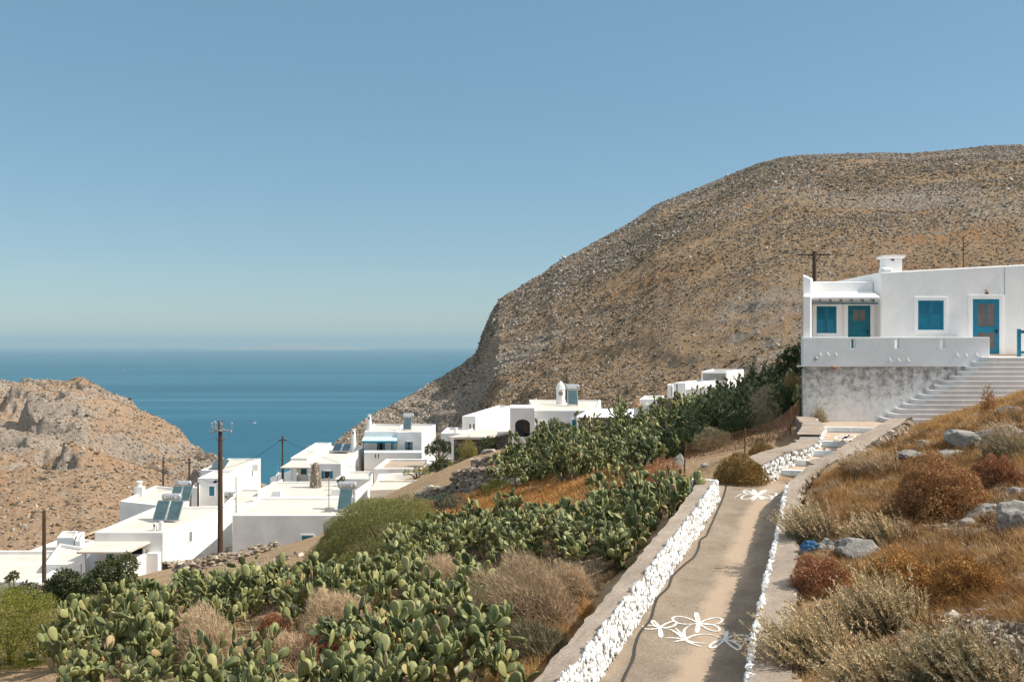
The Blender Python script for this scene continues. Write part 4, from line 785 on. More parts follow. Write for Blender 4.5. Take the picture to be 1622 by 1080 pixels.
# G: house with blue canopy
polyG = Q((577, 126), (629, 126), (638, 137), (592, 139)); zG = ZV(683, 126); hG = house_('village_house', 'white house with blue shutters, blue canopy and one solar panel above the terraces', polyG, -17, zG - .02, rim=.2)
polyG2 = Q((629.2, 125.3), (668, 125.3), (690, 137), (642, 139)); flat_block(hG, polyG2, -17, zG, name='side_wall', roofname='side_roof')
s1 = lambda u: uspan(polyG[0], polyG[1], u); s2 = lambda u: uspan(polyG2[0], polyG2[1], u)
opening(hG, polyG[0], polyG[1], s1(600.5), s1(606.5), ZV(713, 126), ZV(699, 126), 'dark', shut='blue'); opening(hG, polyG[0], polyG[1], s1(619.5), s1(624.5), ZV(717, 126), ZV(698, 126), 'blue', 'door')
opening(hG, polyG2[0], polyG2[1], s2(645), s2(650.5), ZV(713, 125), ZV(700, 125), 'glass', shut='blue')
for u in (674.5, 680.5, 685): opening(hG, polyG2[1], polyG2[2], uspan(polyG2[1], polyG2[2], u), uspan(polyG2[1], polyG2[2], u + 1.8), ZV(703, 130), ZV(691, 130), 'bluewhite')
zc = ZV(691, 125.9); mb = MB(); mb.prism(Q((573, 123.6), (629, 123.6), (628.9, 125.98), (576, 125.98)), [zc - .42, zc - .42, zc - .1, zc - .1], [zc - .34, zc - .34, zc - .02, zc - .02]); can = mb.build('canopy', M['lightblue'], hG)
mb = MB(); mb.prism(Q((573, 123.5), (629, 123.5), (629, 123.6), (573, 123.6)), zc - .58, zc - .36); mb.build('canopy_beam', M['blue'], can)
for u in (575.5, 622.5):
    x = W(u, 123.7); mb = MB(); mb.box(x - .07, x + .07, 123.62, 123.76, -14.5, zc - .43); mb.build('canopy_post', M['blue'], hG)
mb = MB(); mb.prism(Q((577, 121), (668, 121), (668, 123.4), (577, 123.4)), -18, ZV(716.5, 121)); tw = mb.build('terrace_wall', M['bluewhite'], loc=P(620, 740, 121)); tagp(tw, 'white retaining wall with two slits under the blue canopy house', 'wall')
for u in (594.5, 599.5): mb = MB(); mb.box(W(u - .7, 121), W(u + .7, 121), 120.985, 121.0, ZV(725, 121), ZV(719, 121)); mb.build('slit', M['dark'], tw)
heater(W(645.5, 130), 129.3, zG - .2, 1, 1.0, 'single solar panel on the roof of the blue canopy house', text=False)
# K: sunken roofs and court
house_('village_house', 'low house with brown earth roof inside a white rim below the blue canopy house', Q((592, 104), (676, 104), (684, 113), (612, 113)), -17, ZV(742, 104), rim=.42, drop=.25, roof='roof_brown')
house_('village_house', 'small white rimmed roof beside the round dark shrub', Q((676.5, 106), (728, 106), (734, 111), (684.5, 111)), -16, ZV(734, 106), rim=.35, drop=.5, roof='roof_brown')
house_('village_house', 'sunken pale courtyard roof between high white walls, left of the dark stone wall', [(W(592, 88), 88), (W(672, 88), 88), (W(712, 99), 99), (W(600, 97), 97)], -17, ZV(771, 88), rim=.35, drop=.75)
house_('village_house', 'low house with pale rough wall just behind the big green bush', [(W(586, 81), 81), (W(656, 82), 82), (W(668, 87), 87), (W(596, 87), 87)], -16, ZV(776, 81), rim=.25, wall='roof', drop=.15)
mb = MB(); mb.prism(Q((563, 84), (588, 88), (588, 88.4), (562, 84.4)), -17, [ZV(778, 84), ZV(760, 88), ZV(760, 88), ZV(778, 84)]); tagp(mb.build('garden_wall', M['white_far'], loc=P(570, 790, 84)), 'white wall rising beside the grey solar tank near the green bush', 'wall')
house_('outbuilding', 'low roof with clutter behind the solar tank', Q((530, 100), (588, 100), (592, 106), (552, 106)), -18, ZV(758, 100), cat='shed', rim=.15)
mb = MB(); mb.prism(Q((728, 86), (760, 84), (762, 84.5), (730, 86.5)), -13, [ZV(736, 86), ZV(745, 84), ZV(745, 84), ZV(736, 86)]); tagp(mb.build('concrete_wall', M['coping'], loc=P(740, 750, 85)), 'bare grey concrete wall above the dark stone wall', 'wall')
# H: white house and stone barn
polyH = Q((732, 120), (753.5, 120), (808, 140), (790, 142)); zH = ZV(659, 120); hH = house_('village_house', 'white two storey block with two dark windows in front of the hillside', polyH, -14, zH, rim=.25)
for u in (743.5, 749.5): opening(hH, polyH[0], polyH[1], uspan(*polyH[:2], u), uspan(*polyH[:2], u + 2.2), ZV(680, 120), ZV(671, 120), 'glass', fr=.06)
hH2 = house_('village_house', 'low white house with small pipe chimney left of the stone barn', Q((698, 113), (733, 113), (752, 121), (708, 121)), -15, ZV(686, 113), rim=.2)
mb = MB(); x = W(722, 116); mb.tube([(x, 116, ZV(686, 113) - .2), (x, 116, ZV(677, 116))], .22, 10); mb.build('chimney', M['bluewhite'], hH2)
bn = empty('stone_barn', P(750, 715, 100), 'dark stone barn with pale sloping roof in front of the white block', 'barn'); pb = Q((717, 98), (765, 98), (812, 104), (762, 110)); zb_ = [ZV(695, 98), ZV(695, 98), ZV(685, 104), ZV(684, 110)]; mb = MB(); mb.prism(pb, -14, zb_); mb.build('wall', M['stonework'], bn)
po = inset(pb, -.35); mb = MB(); mb.prism(po, [z_ + .004 for z_ in zb_], [z_ + .22 for z_ in zb_]); mb.build('roof', M['roof'], bn)
mb = MB(); mb.box(W(717, 97.6) - .12, W(717, 97.6) + .1, 97.45, 97.6, -13, ZV(694, 98)); mb.build('post', M['bluewhite'], bn)
# I: house with the arched porch
polyI = Q((846.5, 86), (947, 86), (952, 102), (838, 103)); zI = ZV(650, 86); hI = empty('village_house', (3, 90, -10), 'white house with arched porch opening, blue door and solar panel above the cactus hedge', 'house'); flat_block(hI, polyI, -11, zI, rim=.25, drop=.12)
x0, x1, y0, y1 = W(808, 84.5), W(846.2, 84.5), 84.5, 88.5; zt = ZV(648, 84.5); ax0, ax1, az0, az1, az2 = W(816, 84.5), W(839.5, 84.5), ZV(692, 84.5), ZV(672, 84.5), ZV(664, 84.5)
mb = MB(); mb.panel(x0, x1, -11, zt, y0, y0 + .3, [(ax0, ax1, az0, az2)])
a = np.linspace(0, PI, 13); top = [(ax0 + (ax1 - ax0) / 2 * (1 - math.cos(t)), az1 + (az2 - az1) * math.sin(t)) for t in a]
V = [(p[0], y0 + .0, p[1]) for p in top] + [(p[0], y0 + .0, az2) for p in top] + [(p[0], y0 + .3, p[1]) for p in top]; mb.add(V, [(i, i + 1, 14 + i, 13 + i) for i in range(12)] + [(i + 1, i, 26 + i, 27 + i) for i in range(12)])
mb.box(x0, x0 + .25, y0 + .3, y1, -11, zt); mb.box(x1 - .25, x1, y0 + .3, y1, -11, zt); mb.box(x0, x1, y1, y1 + .25, az0 - .6, zt - .3); mb.build('porch_wall', M['white_far'], hI)
mb = MB(); mb.prism([(x0, y0), (x1, y0), (x1, y1 + .25), (x0, y1 + .25)], zt, [zt + .12, zt + .12, zt + .12, zt + .12]); mb.prism([(x0 + .25, y0 + .301), (x1 - .25, y0 + .301), (x1 - .25, y1 - .001), (x0 + .25, y1 - .001)], az0 - .7, az0 - .45); mb.build('porch_roof', M['white_far'], hI)
mb = MB(); mb.box(W(829, 84.5), ax1 + .2, 86.5, 86.6, az0 - .45, zt - .3); mb.build('porch_door', M['glass'], hI)
s3 = lambda u: uspan(polyI[0], polyI[1], u)
opening(hI, polyI[0], polyI[1], s3(906), s3(913), ZV(684, 86), ZV(665, 86), 'blue', 'door'); opening(hI, polyI[0], polyI[1], s3(857), s3(864), ZV(678, 86), ZV(668, 86), 'teal')
heater(W(907, 94), 93.4, zI - .1, 1, .92, 'single solar panel facing the lane on the arched porch house', text=False)
x, y = W(888, 97), 97; o = empty('chimney', (x, y, zI), 'white chimney with pointed cowl beside a solar panel on the arched porch house', 'chimney'); mb = MB(); mb.lathe((x, y, zI - .2), [(.42, 0), (.42, 1.5), (.5, 1.55), (.34, 2.0), (.05, 2.35)], 10); mb.build('stack', M['white_far'], o); mb = MB(); mb.tube([(x, y - .44, zI + .95), (x, y - .41, zI + .95)], .22, 12); mb.build('smoke_hole', M['mortar'], o)
# shed with corrugated roof
sh = empty('shed', P(960, 670, 80), 'grey shed with white corrugated sheet roof above the cactus hedge', 'shed'); ps = Q((917, 79), (1004, 79), (1004, 84), (935, 84)); mb = MB(); mb.prism(ps, -9, [ZV(661, 79), ZV(661, 79), ZV(649, 84), ZV(649, 84)]); mb.build('wall', M['mortar'], sh)
n = 120; q = np.linspace(0, 1, n); A = np.array([P(912.5, 660, 78.6)]) + np.array([P(1007, 660.5, 78.6) - P(912.5, 660, 78.6)]) * q[:, None]; B = np.array([P(936, 647, 84.3)]) + np.array([P(1008, 647.5, 84.3) - P(936, 647, 84.3)]) * q[:, None]; wv = .035 * np.sin(q * 2 * PI * 24)
A[:, 2] += wv; B[:, 2] += wv; mb = MB(); dn = np.array([0, 0, -.05]); mb.grid(np.stack([A + dn, A, B, B + dn]), flip=True); mb.build('corrugated_roof', M['trim'], sh)
x, y = W(1010.5, 77), 77; o = empty('stove_chimney', (x, y, -6), 'round white chimney with clay cap beside the corrugated roof', 'chimney'); mb = MB(); mb.lathe((x, y, -8), [(.33, 0), (.33, 8 + ZV(645, 77))], 14); mb.build('stack', M['white_far'], o); mb = MB(); mb.lathe((x, y, ZV(645, 77)), [(.30, 0), (.22, .22), (.05, .32)], 12); mb.build('cap', M['clay'], o)
polyJ0 = Q((1013, 84), (1045, 84), (1052, 90), (1021, 90)); hJ0 = house_('outbuilding', 'small white hut behind the round white chimney', polyJ0, -9, ZV(632, 84), cat='shed', rim=.15)
mb = MB(); facebox(mb, polyJ0[0], polyJ0[1], .30, .62, -8.5, ZV(640, 84), .5); mb.build('door_block', M['white_far'], hJ0)
mb = MB(); pz = [P(1036, 658, 82), P(1072, 658, 82), P(1071, 631, 82), P(1050, 631, 82)]; mb.add(pz + [p + (0, 1.5, 0) for p in pz], [(0, 1, 2, 3), (7, 6, 5, 4), (0, 4, 5, 1), (1, 5, 6, 2), (2, 6, 7, 3), (3, 7, 4, 0)]); tagp(mb.build('gable_wall', M['stonework'], loc=P(1055, 658, 82)), 'dark sloping stone gable behind the cactus hedge', 'wall')
# J: white blocks at the upper right of the hedge
polyJ = Q((1066, 92), (1086, 92), (1150, 100), (1125, 103)); hJ = house_('village_house', 'white block house with two thin blue slits above the cactus hedge', polyJ, -8, ZV(606, 92), rim=.2)
for u in (1064.8, 1072.5): mb = MB()
polyJb = Q((1057, 91), (1065.8, 91), (1068, 94), (1060, 94)); flat_block(hJ, polyJb, -8, ZV(609.5, 91), name='lobby_wall', roofname='lobby_roof', rim=.1)
mb = MB(); facebox(mb, polyJ[0], polyJ[1], .27, .36, ZV(628, 92), ZV(609, 92), .02); mb.build('window', M['blue'], hJ)
mb = MB(); facebox(mb, polyJb[0], polyJb[1], .76, .92, ZV(628, 91), ZV(613, 91), .02); mb.build('window', M['blue'], hJ)
mb = MB(); mb.prism(Q((1086.2, 91), (1150, 91), (1150, 91.4), (1086.2, 91.4)), -8, [ZV(617, 91), ZV(611, 91), ZV(611, 91), ZV(617, 91)]); mb.build('yard_wall', M['white_far'], hJ)
polyJ2 = Q((1111, 98), (1151, 98), (1178, 106), (1128, 107)); hJ2 = house_('village_house', 'small white house with one wide glazed window band above the cactus hedge', polyJ2, -7, ZV(588, 98), rim=.2); opening(hJ2, polyJ2[0], polyJ2[1], .05, .95, ZV(603, 98), ZV(591.5, 98), 'metal')
# hillside walls
def dry_wall(label, pts, h, th=.5, mat='dry_stone', n=None, seed=0):
    """rubble wall along ground points (x, y); stones piled over a core"""
    pts = np.array(pts, float); rng = np.random.default_rng(seed); seg = np.linalg.norm(np.diff(pts, axis=0), axis=1); L_ = seg.sum(); cum = np.concatenate([[0], np.cumsum(seg)])
    t = np.linspace(0, L_, max(4, int(L_ * 2))); x = np.interp(t, cum, pts[:, 0]); y = np.interp(t, cum, pts[:, 1]); g = np.minimum(G(x, y), G(x, y - .6)) - .15; d = np.gradient(np.stack([x, y], 1), axis=0); d /= np.linalg.norm(d, axis=1)[:, None]; nx, ny = d[:, 1], -d[:, 0]
    hh = h * (1 + .12 * fbm(t * .8, t * 0, seed, 3)); top = G(x, y) + hh
    r = empty('dry_stone_wall', (x[0], y[0], g[0]), label, 'wall'); k = th / 2
    mb = MB(); mb.grid(np.stack([np.stack([x + nx * k, y + ny * k, g], 1), np.stack([x + nx * k, y + ny * k, top - .05], 1), np.stack([x - nx * k, y - ny * k, top - .05], 1), np.stack([x - nx * k, y - ny * k, g], 1)]), flip=False); mb.build('core', M['mortar'], r)
    n = n or int(L_ * (h + .5) * 34); q = rng.random(n) * L_; X = np.interp(q, t, x); Y = np.interp(q, t, y); NX = np.interp(q, t, nx); NY = np.interp(q, t, ny); hz = rng.random(n); Z = np.interp(q, t, g) + hz * (np.interp(q, t, top) - np.interp(q, t, g))
    side = np.where(rng.random(n) < .72, k, rng.uniform(-k, k, n)); Z = np.where(side < k, np.interp(q, t, top), Z); s = .07 + .10 * rng.random(n)
    mb = MB(); blobs(mb, np.stack([X + NX * side, Y + NY * side, Z], 1), np.stack([s * 1.35, s * 1.1, s * .75], 1), .25, rng=rng, rot=False); mb.build('stones', M[mat], r); return r
def gp(u, v, d=None):
    return hit(u, v)[:2] if d is None else np.array([W(u, d), d])
dry_wall('dark dry stone wall standing in the orange grass below the terraces', [gp(726, 776), gp(770, 774), gp(806, 770)], .95, .6, seed=1)
dry_wall('low rubble wall on the pale yard in front of the stone barn', [gp(748, 744), gp(786, 736)], .7, .6, seed=2)
dry_wall('pale tumbled stone wall right of the low house behind the green bush', [gp(668, 792), gp(700, 786), gp(728, 778)], .45, .8, seed=3)
dry_wall('stone retaining wall beside the long white house', [gp(262, 0, 74), gp(330, 0, 78), gp(366, 0, 84)], 1.3, .7, seed=4)
dry_wall('low wall of brown stones holding the dirt terrace by the tall pole', [gp(286, 0, 56), gp(300, 0, 55), gp(395, 0, 57), gp(440, 0, 58)], .55, .6, seed=5)
dry_wall('ruined stone heap against the plain block house', [gp(396, 0, 74), gp(432, 0, 75)], 1.0, .9, seed=6)
dry_wall('short garden wall of pale stone above the pine bush', [gp(62, 0, 62), gp(128, 0, 62)], .6, .5, seed=8)

# ------------------------------------------------------------------ poles, wires, fence, boats
def pole(u, v0, d, label, v1=None, r=.11, arms=None, mat='wood', lamp=False):
    x = W(u, d); zt = ZV(v0, d); zb = float(G(x, d)) - .5 if v1 is None else ZV(v1, d) - .3
    o = empty('utility_pole', (x, d, zb), label, 'utility pole', 'wooden poles of the village'); mb = MB(); mb.tube([(x, d, zb), (x, d, zt)], [r * 1.15, r * .8], 8); mb.build('post', M[mat], o)
    if arms == 'crown':
        mb = MB()
        for s, y_ in ((-1, -.1), (1, .12)): mb.tube([(x - .46 * s - .1, d + y_, zt - .45 + .1 * s), (x + .62 * s, d + y_ * 2, zt - .68)], .05, 5)
        mb.tube([(x - .42, d - .2, zt - .42), (x + .2, d - .45, zt - .6)], .045, 5); mb.tube([(x - .3, d, zt - 1.0), (x - .17, d, zt - 1.25), (x, d, zt - 1.35)], .03, 5); mb.tube([(x + .3, d, zt - 1.0), (x + .17, d, zt - 1.25), (x, d, zt - 1.35)], .03, 5); mb.build('crossarm', M['metal'], o)
        for px, py, h in ((-.48, -.1, .32), (-.36, .1, .4), (-.2, -.3, .36), (-.08, .1, .42), (.05, -.2, .4), (.2, -.4, .3), (.62, .24, .3), (.58, .2, -.2)):
            mb = MB(); mb.tube([(x + px, d + py, zt - .55), (x + px, d + py, zt - .5 + h)], [.02, .02], 5); mb.lathe((x + px, d + py, zt - .55 + h), [(.03, 0), (.055, .03), (.05, .1), (.02, .13)], 7); mb.build('insulator', M['tank'], o)
    elif arms:
        for h, w in arms:
            mb = MB(); mb.tube([(x - w, d, zt - h), (x + w, d, zt - h)], .045, 5); mb.tube([(x - w * .45, d, zt - h), (x, d, zt - h - w * .45)], .02, 4); mb.tube([(x + w * .45, d, zt - h), (x, d, zt - h - w * .45)], .02, 4); mb.build('crossarm', M[mat], o)
            for s in (-1, 1): mb = MB(); mb.lathe((x + s * w * .9, d, zt - h), [(.03, 0), (.05, .08), (.02, .16)], 6); mb.build('insulator', M['metal'], o)
    if lamp:
        zl = ZV(762, d); mb = MB(); mb.tube([(x, d, zl), (x - .3, d, zl + .05)], .03, 5); mb.lathe((x - .32, d, zl - .08), [(.13, 0), (.09, .08), (.03, .12)], 9); mb.build('street_lamp', M['dark'], o)
pole(349, 666, 60, 'tall dark wooden pole crowned with insulators beside the dirt terrace', r=.155, arms='crown', lamp=True)
pole(70, 808, 70, 'weathered pole with insulators down one side at the far left', r=.15)
pole(258.5, 723, 118, 'plain thin pole against the headland, nearest the cube chimney', v1=790); pole(300, 725, 108, 'dark pole with short crossarm behind the lower left roof', v1=803, arms=[(.5, .45)], r=.13)
pole(314, 764, 108, 'short dark pole in front of the blue window house', v1=803, r=.11); pole(447.5, 690, 114, 'slim pole rising against the sea beside the porch', r=.12, arms=[(.5, .5)])
pole(374, 754, 92, 'thin grey metal mast left of the plain block house', r=.05, mat='metal', v1=812); pole(439.5, 737, 100, 'very thin grey mast in front of the porch', r=.04, mat='metal', v1=790)
pole(898, 598, 100, 'dark pole behind the solar panel of the arched porch house', v1=645, r=.1, arms=[(.4, .4)]); pole(1290, 398, 52, 'brown pole with a wide crossarm behind the near house', r=.13, arms=[(.18, .85)]); pole(1526, 374, 70, 'thin bare mast behind the near house roof', r=.05, mat='rust')
def wire(label, a, b, sag, r=.02):
    t = np.linspace(0, 1, 30)[:, None]; p = a + (b - a) * t; p[:, 2] -= sag * 4 * (t * (1 - t))[:, 0]; mb = MB(); mb.tube(p, r, 4, caps=False); tagp(mb.build('power_line', M['dark'], loc=a), label, 'wire')
wire('sagging wire running from the sea pole down to the left over the water', P(447.5, 695, 114), P(347, 742, 112), .6); wire('wire running right from the sea pole to the roofs', P(447.5, 694, 114), P(590, 745, 112), .5)
wire('wire between the two poles against the headland', P(258.5, 726, 118), P(300, 729, 108), .1, .015); wire('wire from the crossarm pole to the tall crowned pole', P(300, 729, 108), P(348, 762, 60), .8, .012)
# wire fence by the hedge
fn = empty('wire_fence', (6.2, 32, -3.9), 'rusty wire mesh fence curving from the lane up to the near house', 'fence')
fb = np.array([P(1084, 733, 30.5), P(1130, 722, 31.2), P(1180, 712, 32), P(1225, 697, 33), P(1252, 680, 34.2), P(1270, 664, 35.2)]); ft = np.array([P(1086, 704, 30.5), P(1130, 690, 31.2), P(1180, 682, 32), P(1225, 668, 33), P(1252, 648, 34.2), P(1270, 628, 35.2)])
k = np.linspace(0, 5, 60); ib = np.stack([np.interp(k, np.arange(6), fb[:, i]) for i in range(3)], 1); it = np.stack([np.interp(k, np.arange(6), ft[:, i]) for i in range(3)], 1)
mb = MB()
for q in np.linspace(0, 1, 9): mb.tube(ib + (it - ib) * q + np.array([0, 0, .02]) * np.sin(k * 9 + q * 3)[:, None], .007, 3, caps=False)
for i in range(60): mb.tube([ib[i], it[i]], .004, 3, caps=False)
mb.build('mesh', M['rust'], fn)
for i in (0, 2, 4): mb = MB(); mb.tube([fb[i] - (0, 0, .3), ft[i] + (0, 0, .1)], .022, 6); mb.build('post', M['rust'], fn)
# boats
bx = P(403, 670.5, 1900); bo = empty('motor_boat', (bx[0], bx[1], SEA_Z), 'small white boat on the open sea right of the tall pole', 'boat'); x, y = bx[0], bx[1]; mb = MB(); mb.add([(x - 3.4, y, SEA_Z - .3), (x - 2.2, y - 1.1, SEA_Z - .3), (x + 3, y - 1.1, SEA_Z - .3), (x + 3, y + 1.1, SEA_Z - .3), (x - 2.2, y + 1.1, SEA_Z - .3), (x - 4.1, y, SEA_Z + 1.2), (x - 2.2, y - 1.4, SEA_Z + 1), (x + 3.2, y - 1.4, SEA_Z + .9), (x + 3.2, y + 1.4, SEA_Z + .9), (x - 2.2, y + 1.4, SEA_Z + 1)], [(5, 6, 7, 8, 9), (0, 1, 6, 5), (1, 2, 7, 6), (2, 3, 8, 7), (3, 4, 9, 8), (4, 0, 5, 9)]); mb.build('hull', M['trim'], bo)
mb = MB(); mb.box(x - .8, x + 1.6, y - .9, y + .9, SEA_Z + .95, SEA_Z + 2.2); mb.build('cabin', M['trim'], bo); mb = MB(); mb.tube([(x, y, SEA_Z + 2.2), (x, y, SEA_Z + 5)], .12, 5); mb.build('mast', M['trim'], bo)
bx = P(196.5, 588, 5600); bo = empty('sailing_boat', (bx[0], bx[1], SEA_Z), 'tiny sailing boat far out above the headland', 'boat'); x, y = bx[0], bx[1]; mb = MB(); mb.hexa([(x - 4, y - 1, SEA_Z - .3), (x + 4, y - 1, SEA_Z - .3), (x + 4, y + 1, SEA_Z - .3), (x - 4, y + 1, SEA_Z - .3), (x - 6, y - 1.6, SEA_Z + 1.3), (x + 5, y - 1.6, SEA_Z + 1.3), (x + 5, y + 1.6, SEA_Z + 1.3), (x - 6, y + 1.6, SEA_Z + 1.3)]); mb.build('hull', M['trim'], bo)
mb = MB(); mb.tube([(x, y, SEA_Z + 1.3), (x, y, SEA_Z + 15)], .15, 5); mb.build('mast', M['trim'], bo); mb = MB(); mb.prism([(x + .2, y - .05), (x + 4.5, y - .05), (x + 4.5, y + .05), (x + .2, y + .05)], SEA_Z + 2.5, [SEA_Z + 14, SEA_Z + 2.6, SEA_Z + 2.6, SEA_Z + 14]); mb.build('sail', M['trim'], bo)
# dirt track at the foot of the headland
M['track'] = noisy('dirt_track', [(.3, (.36, .27, .18)), (.7, (.47, .36, .25))], 2, .95, bstr=.4, bscale=8)
# ------------------------------------------------------------------ vegetation
M['cactus'] = tinted('prickly_pear_skin', [(0, (.060, .072, .024)), (.30, (.122, .138, .048)), (.62, (.225, .235, .088)), (.82, (.34, .325, .13)), (.90, (.36, .31, .13)), (.96, (.38, .26, .13)), (1, (.22, .13, .07))], .52, hue=.16, spec=.35, noise=(7, .18))
M['cactus_wood'] = noisy('cactus_trunk', [(.3, (.13, .095, .06)), (.7, (.28, .22, .15))], 8, .9)
M['fruit'] = tinted('cactus_fruit', [(0, (.40, .16, .07)), (1, (.42, .34, .12))], .5)
na = 12; ph = np.arange(na) / na * 2 * PI
def _padshape():
    z = .5 - .5 * np.cos(ph); x = .5 * np.sin(ph) * (.62 + .52 * z); edge = np.stack([x, 0 * x, z], 1); c = np.array([0, 0, .52])
    mid = c + (edge - c) * .72; fr = mid.copy(); fr[:, 1] = -1; bk = mid.copy(); bk[:, 1] = 1
    V = np.concatenate([edge, fr, bk, [c + (0, -1.15, 0)], [c + (0, 1.15, 0)]])
    q = np.arange(na); r = (q + 1) % na
    F4 = np.concatenate([np.stack([q, r, na + r, na + q], 1)[:, ::-1], np.stack([q, r, 2 * na + r, 2 * na + q], 1)]); F3 = np.concatenate([np.stack([na + q, na + r, np.full(na, 3 * na)], 1)[:, ::-1], np.stack([2 * na + q, 2 * na + r, np.full(na, 3 * na + 1)], 1)])
    return V, F4, F3
PADV, PAD4, PAD3 = _padshape()
def unit(v): v = np.asarray(v, float); return v / (np.linalg.norm(v) + 1e-9)
def prickly_pear(seed, pads=55, size=.36, spread=1.0, dry=.05, tall=1.0, maxgen=4, nb=(4, 7)):
    rng = np.random.default_rng(seed); mb = MB(); fr = MB(); wd = MB(); nf = 0
    live = []; count = 0
    def put(base, d, n, L_, gen):
        nonlocal count
        w = L_ * rng.uniform(.46, .76); th = L_ * .045; d = unit(d); n = unit(n - d * (n @ d)); x = np.cross(n, d); B = np.stack([x * w, n * th, d * L_], 0)
        t = (rng.random() * .86 if rng.random() > dry else rng.uniform(.88, 1.)); V = PADV.copy(); V[:, 1] += 1.2 * rng.normal() * (V[:, 2] - .5) ** 2 * 4
        k0 = mb.n; mb.add(V @ B + base, PAD4, 0, t); mb.F[(3, 0)] = mb.F.get((3, 0), []) + [PAD3 + k0]; count += 1
        live.append((base, d, n, x, L_, w, gen))
    for k in range(rng.integers(*nb)):
        a = rng.random() * 2 * PI; r = spread * .72 * math.sqrt(rng.random()); p = np.array([r * math.cos(a), r * math.sin(a), -.1]); up = unit([math.cos(a) * .45, math.sin(a) * .45, 1.0 * tall]); h = rng.uniform(.06, .28) * tall
        q = p + up * h; wd.tube([p, (p + q) / 2 + rng.normal(size=3) * .03, q], [.07, .06, .045], 6); a2 = rng.random() * PI; put(q - up * .03, up, np.array([math.cos(a2), math.sin(a2), 0.]), size * 1.05, 0)
    i = 0
    while count < pads and i < len(live):
        j = i if rng.random() < .6 else rng.integers(max(0, len(live) - 25), len(live)); i += 1 if j == i else 0
        base, d, n, x, L_, w, gen = live[j]
        if gen > maxgen: continue
        for _ in range(rng.integers(1, 4)):
            a = rng.uniform(-.95, .95); tip = base + d * L_ * (.52 + .46 * math.cos(a)) + x * w * .52 * math.sin(a)
            nd = unit(d * math.cos(a * .9) + x * math.sin(a * .9) + n * rng.normal() * .5 + np.array([0, 0, .22])); rot = rng.normal() * .9; nn = unit(n * math.cos(rot) + np.cross(nd, n) * math.sin(rot))
            if tip[2] + nd[2] * L_ < .12 or np.hypot(tip[0], tip[1]) > spread * 1.15: continue
            put(tip - nd * .015, nd, nn, size * rng.uniform(.58, 1.18), gen + 1)
            if count >= pads: break
    tops = [l for l in live if l[6] >= 2]; rng.shuffle(tops) if False else None
    for l in (tops[: max(2, len(tops) // 9)] if seed % 3 == 0 else []):
        for a in rng.uniform(-.7, .7, 2):
            p = l[0] + l[1] * l[4] * (.52 + .48 * math.cos(a)) + l[3] * l[5] * .52 * math.sin(a); fr.lathe(p - (0, 0, .01), [(.008, 0), (.022, .03), (.02, .06), (.008, .07)], 6, 0, rng.random()); nf += 1
    return mb, wd, (fr if nf else None)
CACT = []
for i in range(11):
    mb, wd, fr = prickly_pear(100 + i, pads=[95, 120, 80, 105, 130, 70, 90, 112, 86, 60, 130][i], size=[.235, .225, .25, .23, .24, .215, .235, .23, .26, .25, .22][i], spread=[1.0, 1.15, .95, 1.1, 1.2, .9, 1.0, 1.1, 1.0, .85, 1.25][i], dry=[.03, .05, .03, .04, .07, .03, .05, .04, .04, .03, .05][i])
    CACT.append((mb.mesh('pads', [M['cactus']], True), wd.mesh('trunk', [M['cactus_wood']], True), fr.mesh('fruit', [M['fruit']], True) if fr else None))
for i in range(4):
    mb, wd, fr = prickly_pear(150 + i * 3, pads=300, size=.265, spread=1.25, dry=.03, tall=2.2, maxgen=8, nb=(9, 13)); CACT.append((mb.mesh('pads', [M['cactus']], True), wd.mesh('trunk', [M['cactus_wood']], True), fr.mesh('fruit', [M['fruit']], True) if fr else None))
cact_n = 0
def cactus(x, y, s, label, var=None, dz=-.05, rz=None, fruit=True):
    global cact_n
    k = cact_n % 11 if var is None else var; cact_n += 1; pm, wm, fm = CACT[k]
    o = bpy.data.objects.new('prickly_pear', None); o.empty_display_size = .2; COL.objects.link(o); o.location = (float(x), float(y), float(G(x, y)) + dz); o.scale = (s, s, s * random.uniform(.92, 1.12)); o.rotation_euler = (0, 0, random.random() * 6.28 if rz is None else rz)
    o['label'] = label; o['category'] = 'cactus'; o['group'] = 'prickly pear cacti on the slope'
    for nm, me in (('pads', pm), ('trunk', wm), ('fruit', fm)):
        if me is None or (nm == 'fruit' and y > 34): continue
        c = bpy.data.objects.new(nm, me); COL.objects.link(c); c.parent = o
    return o
def inpoly(u, v, poly):
    c = False; n = len(poly)
    for i in range(n):
        (x1, y1), (x2, y2) = poly[i], poly[i - 1]
        if (y1 > v) != (y2 > v) and u < (x2 - x1) * (v - y1) / (y2 - y1) + x1: c = not c
    return c
def scatter_px(poly, n, mind, seed, d0=8, d1=150):
    """ground points inside a region of the view, at least mind metres apart"""
    rng = np.random.default_rng(seed); us = [p[0] for p in poly]; vs = [p[1] for p in poly]; out = []; tries = 0
    cand = []
    while len(cand) < n * 8 and tries < n * 120:
        tries += 1; u, v = rng.uniform(min(us), max(us)), rng.uniform(min(vs), max(vs))
        if inpoly(u, v, poly): cand.append((u, v))
    for u, v in cand:
        p = hit(u, v, d0, d1); 
        if all((p[0] - q[0]) ** 2 + (p[1] - q[1]) ** 2 > mind ** 2 for q in out): out.append(p)
        if len(out) >= n: break
    return out
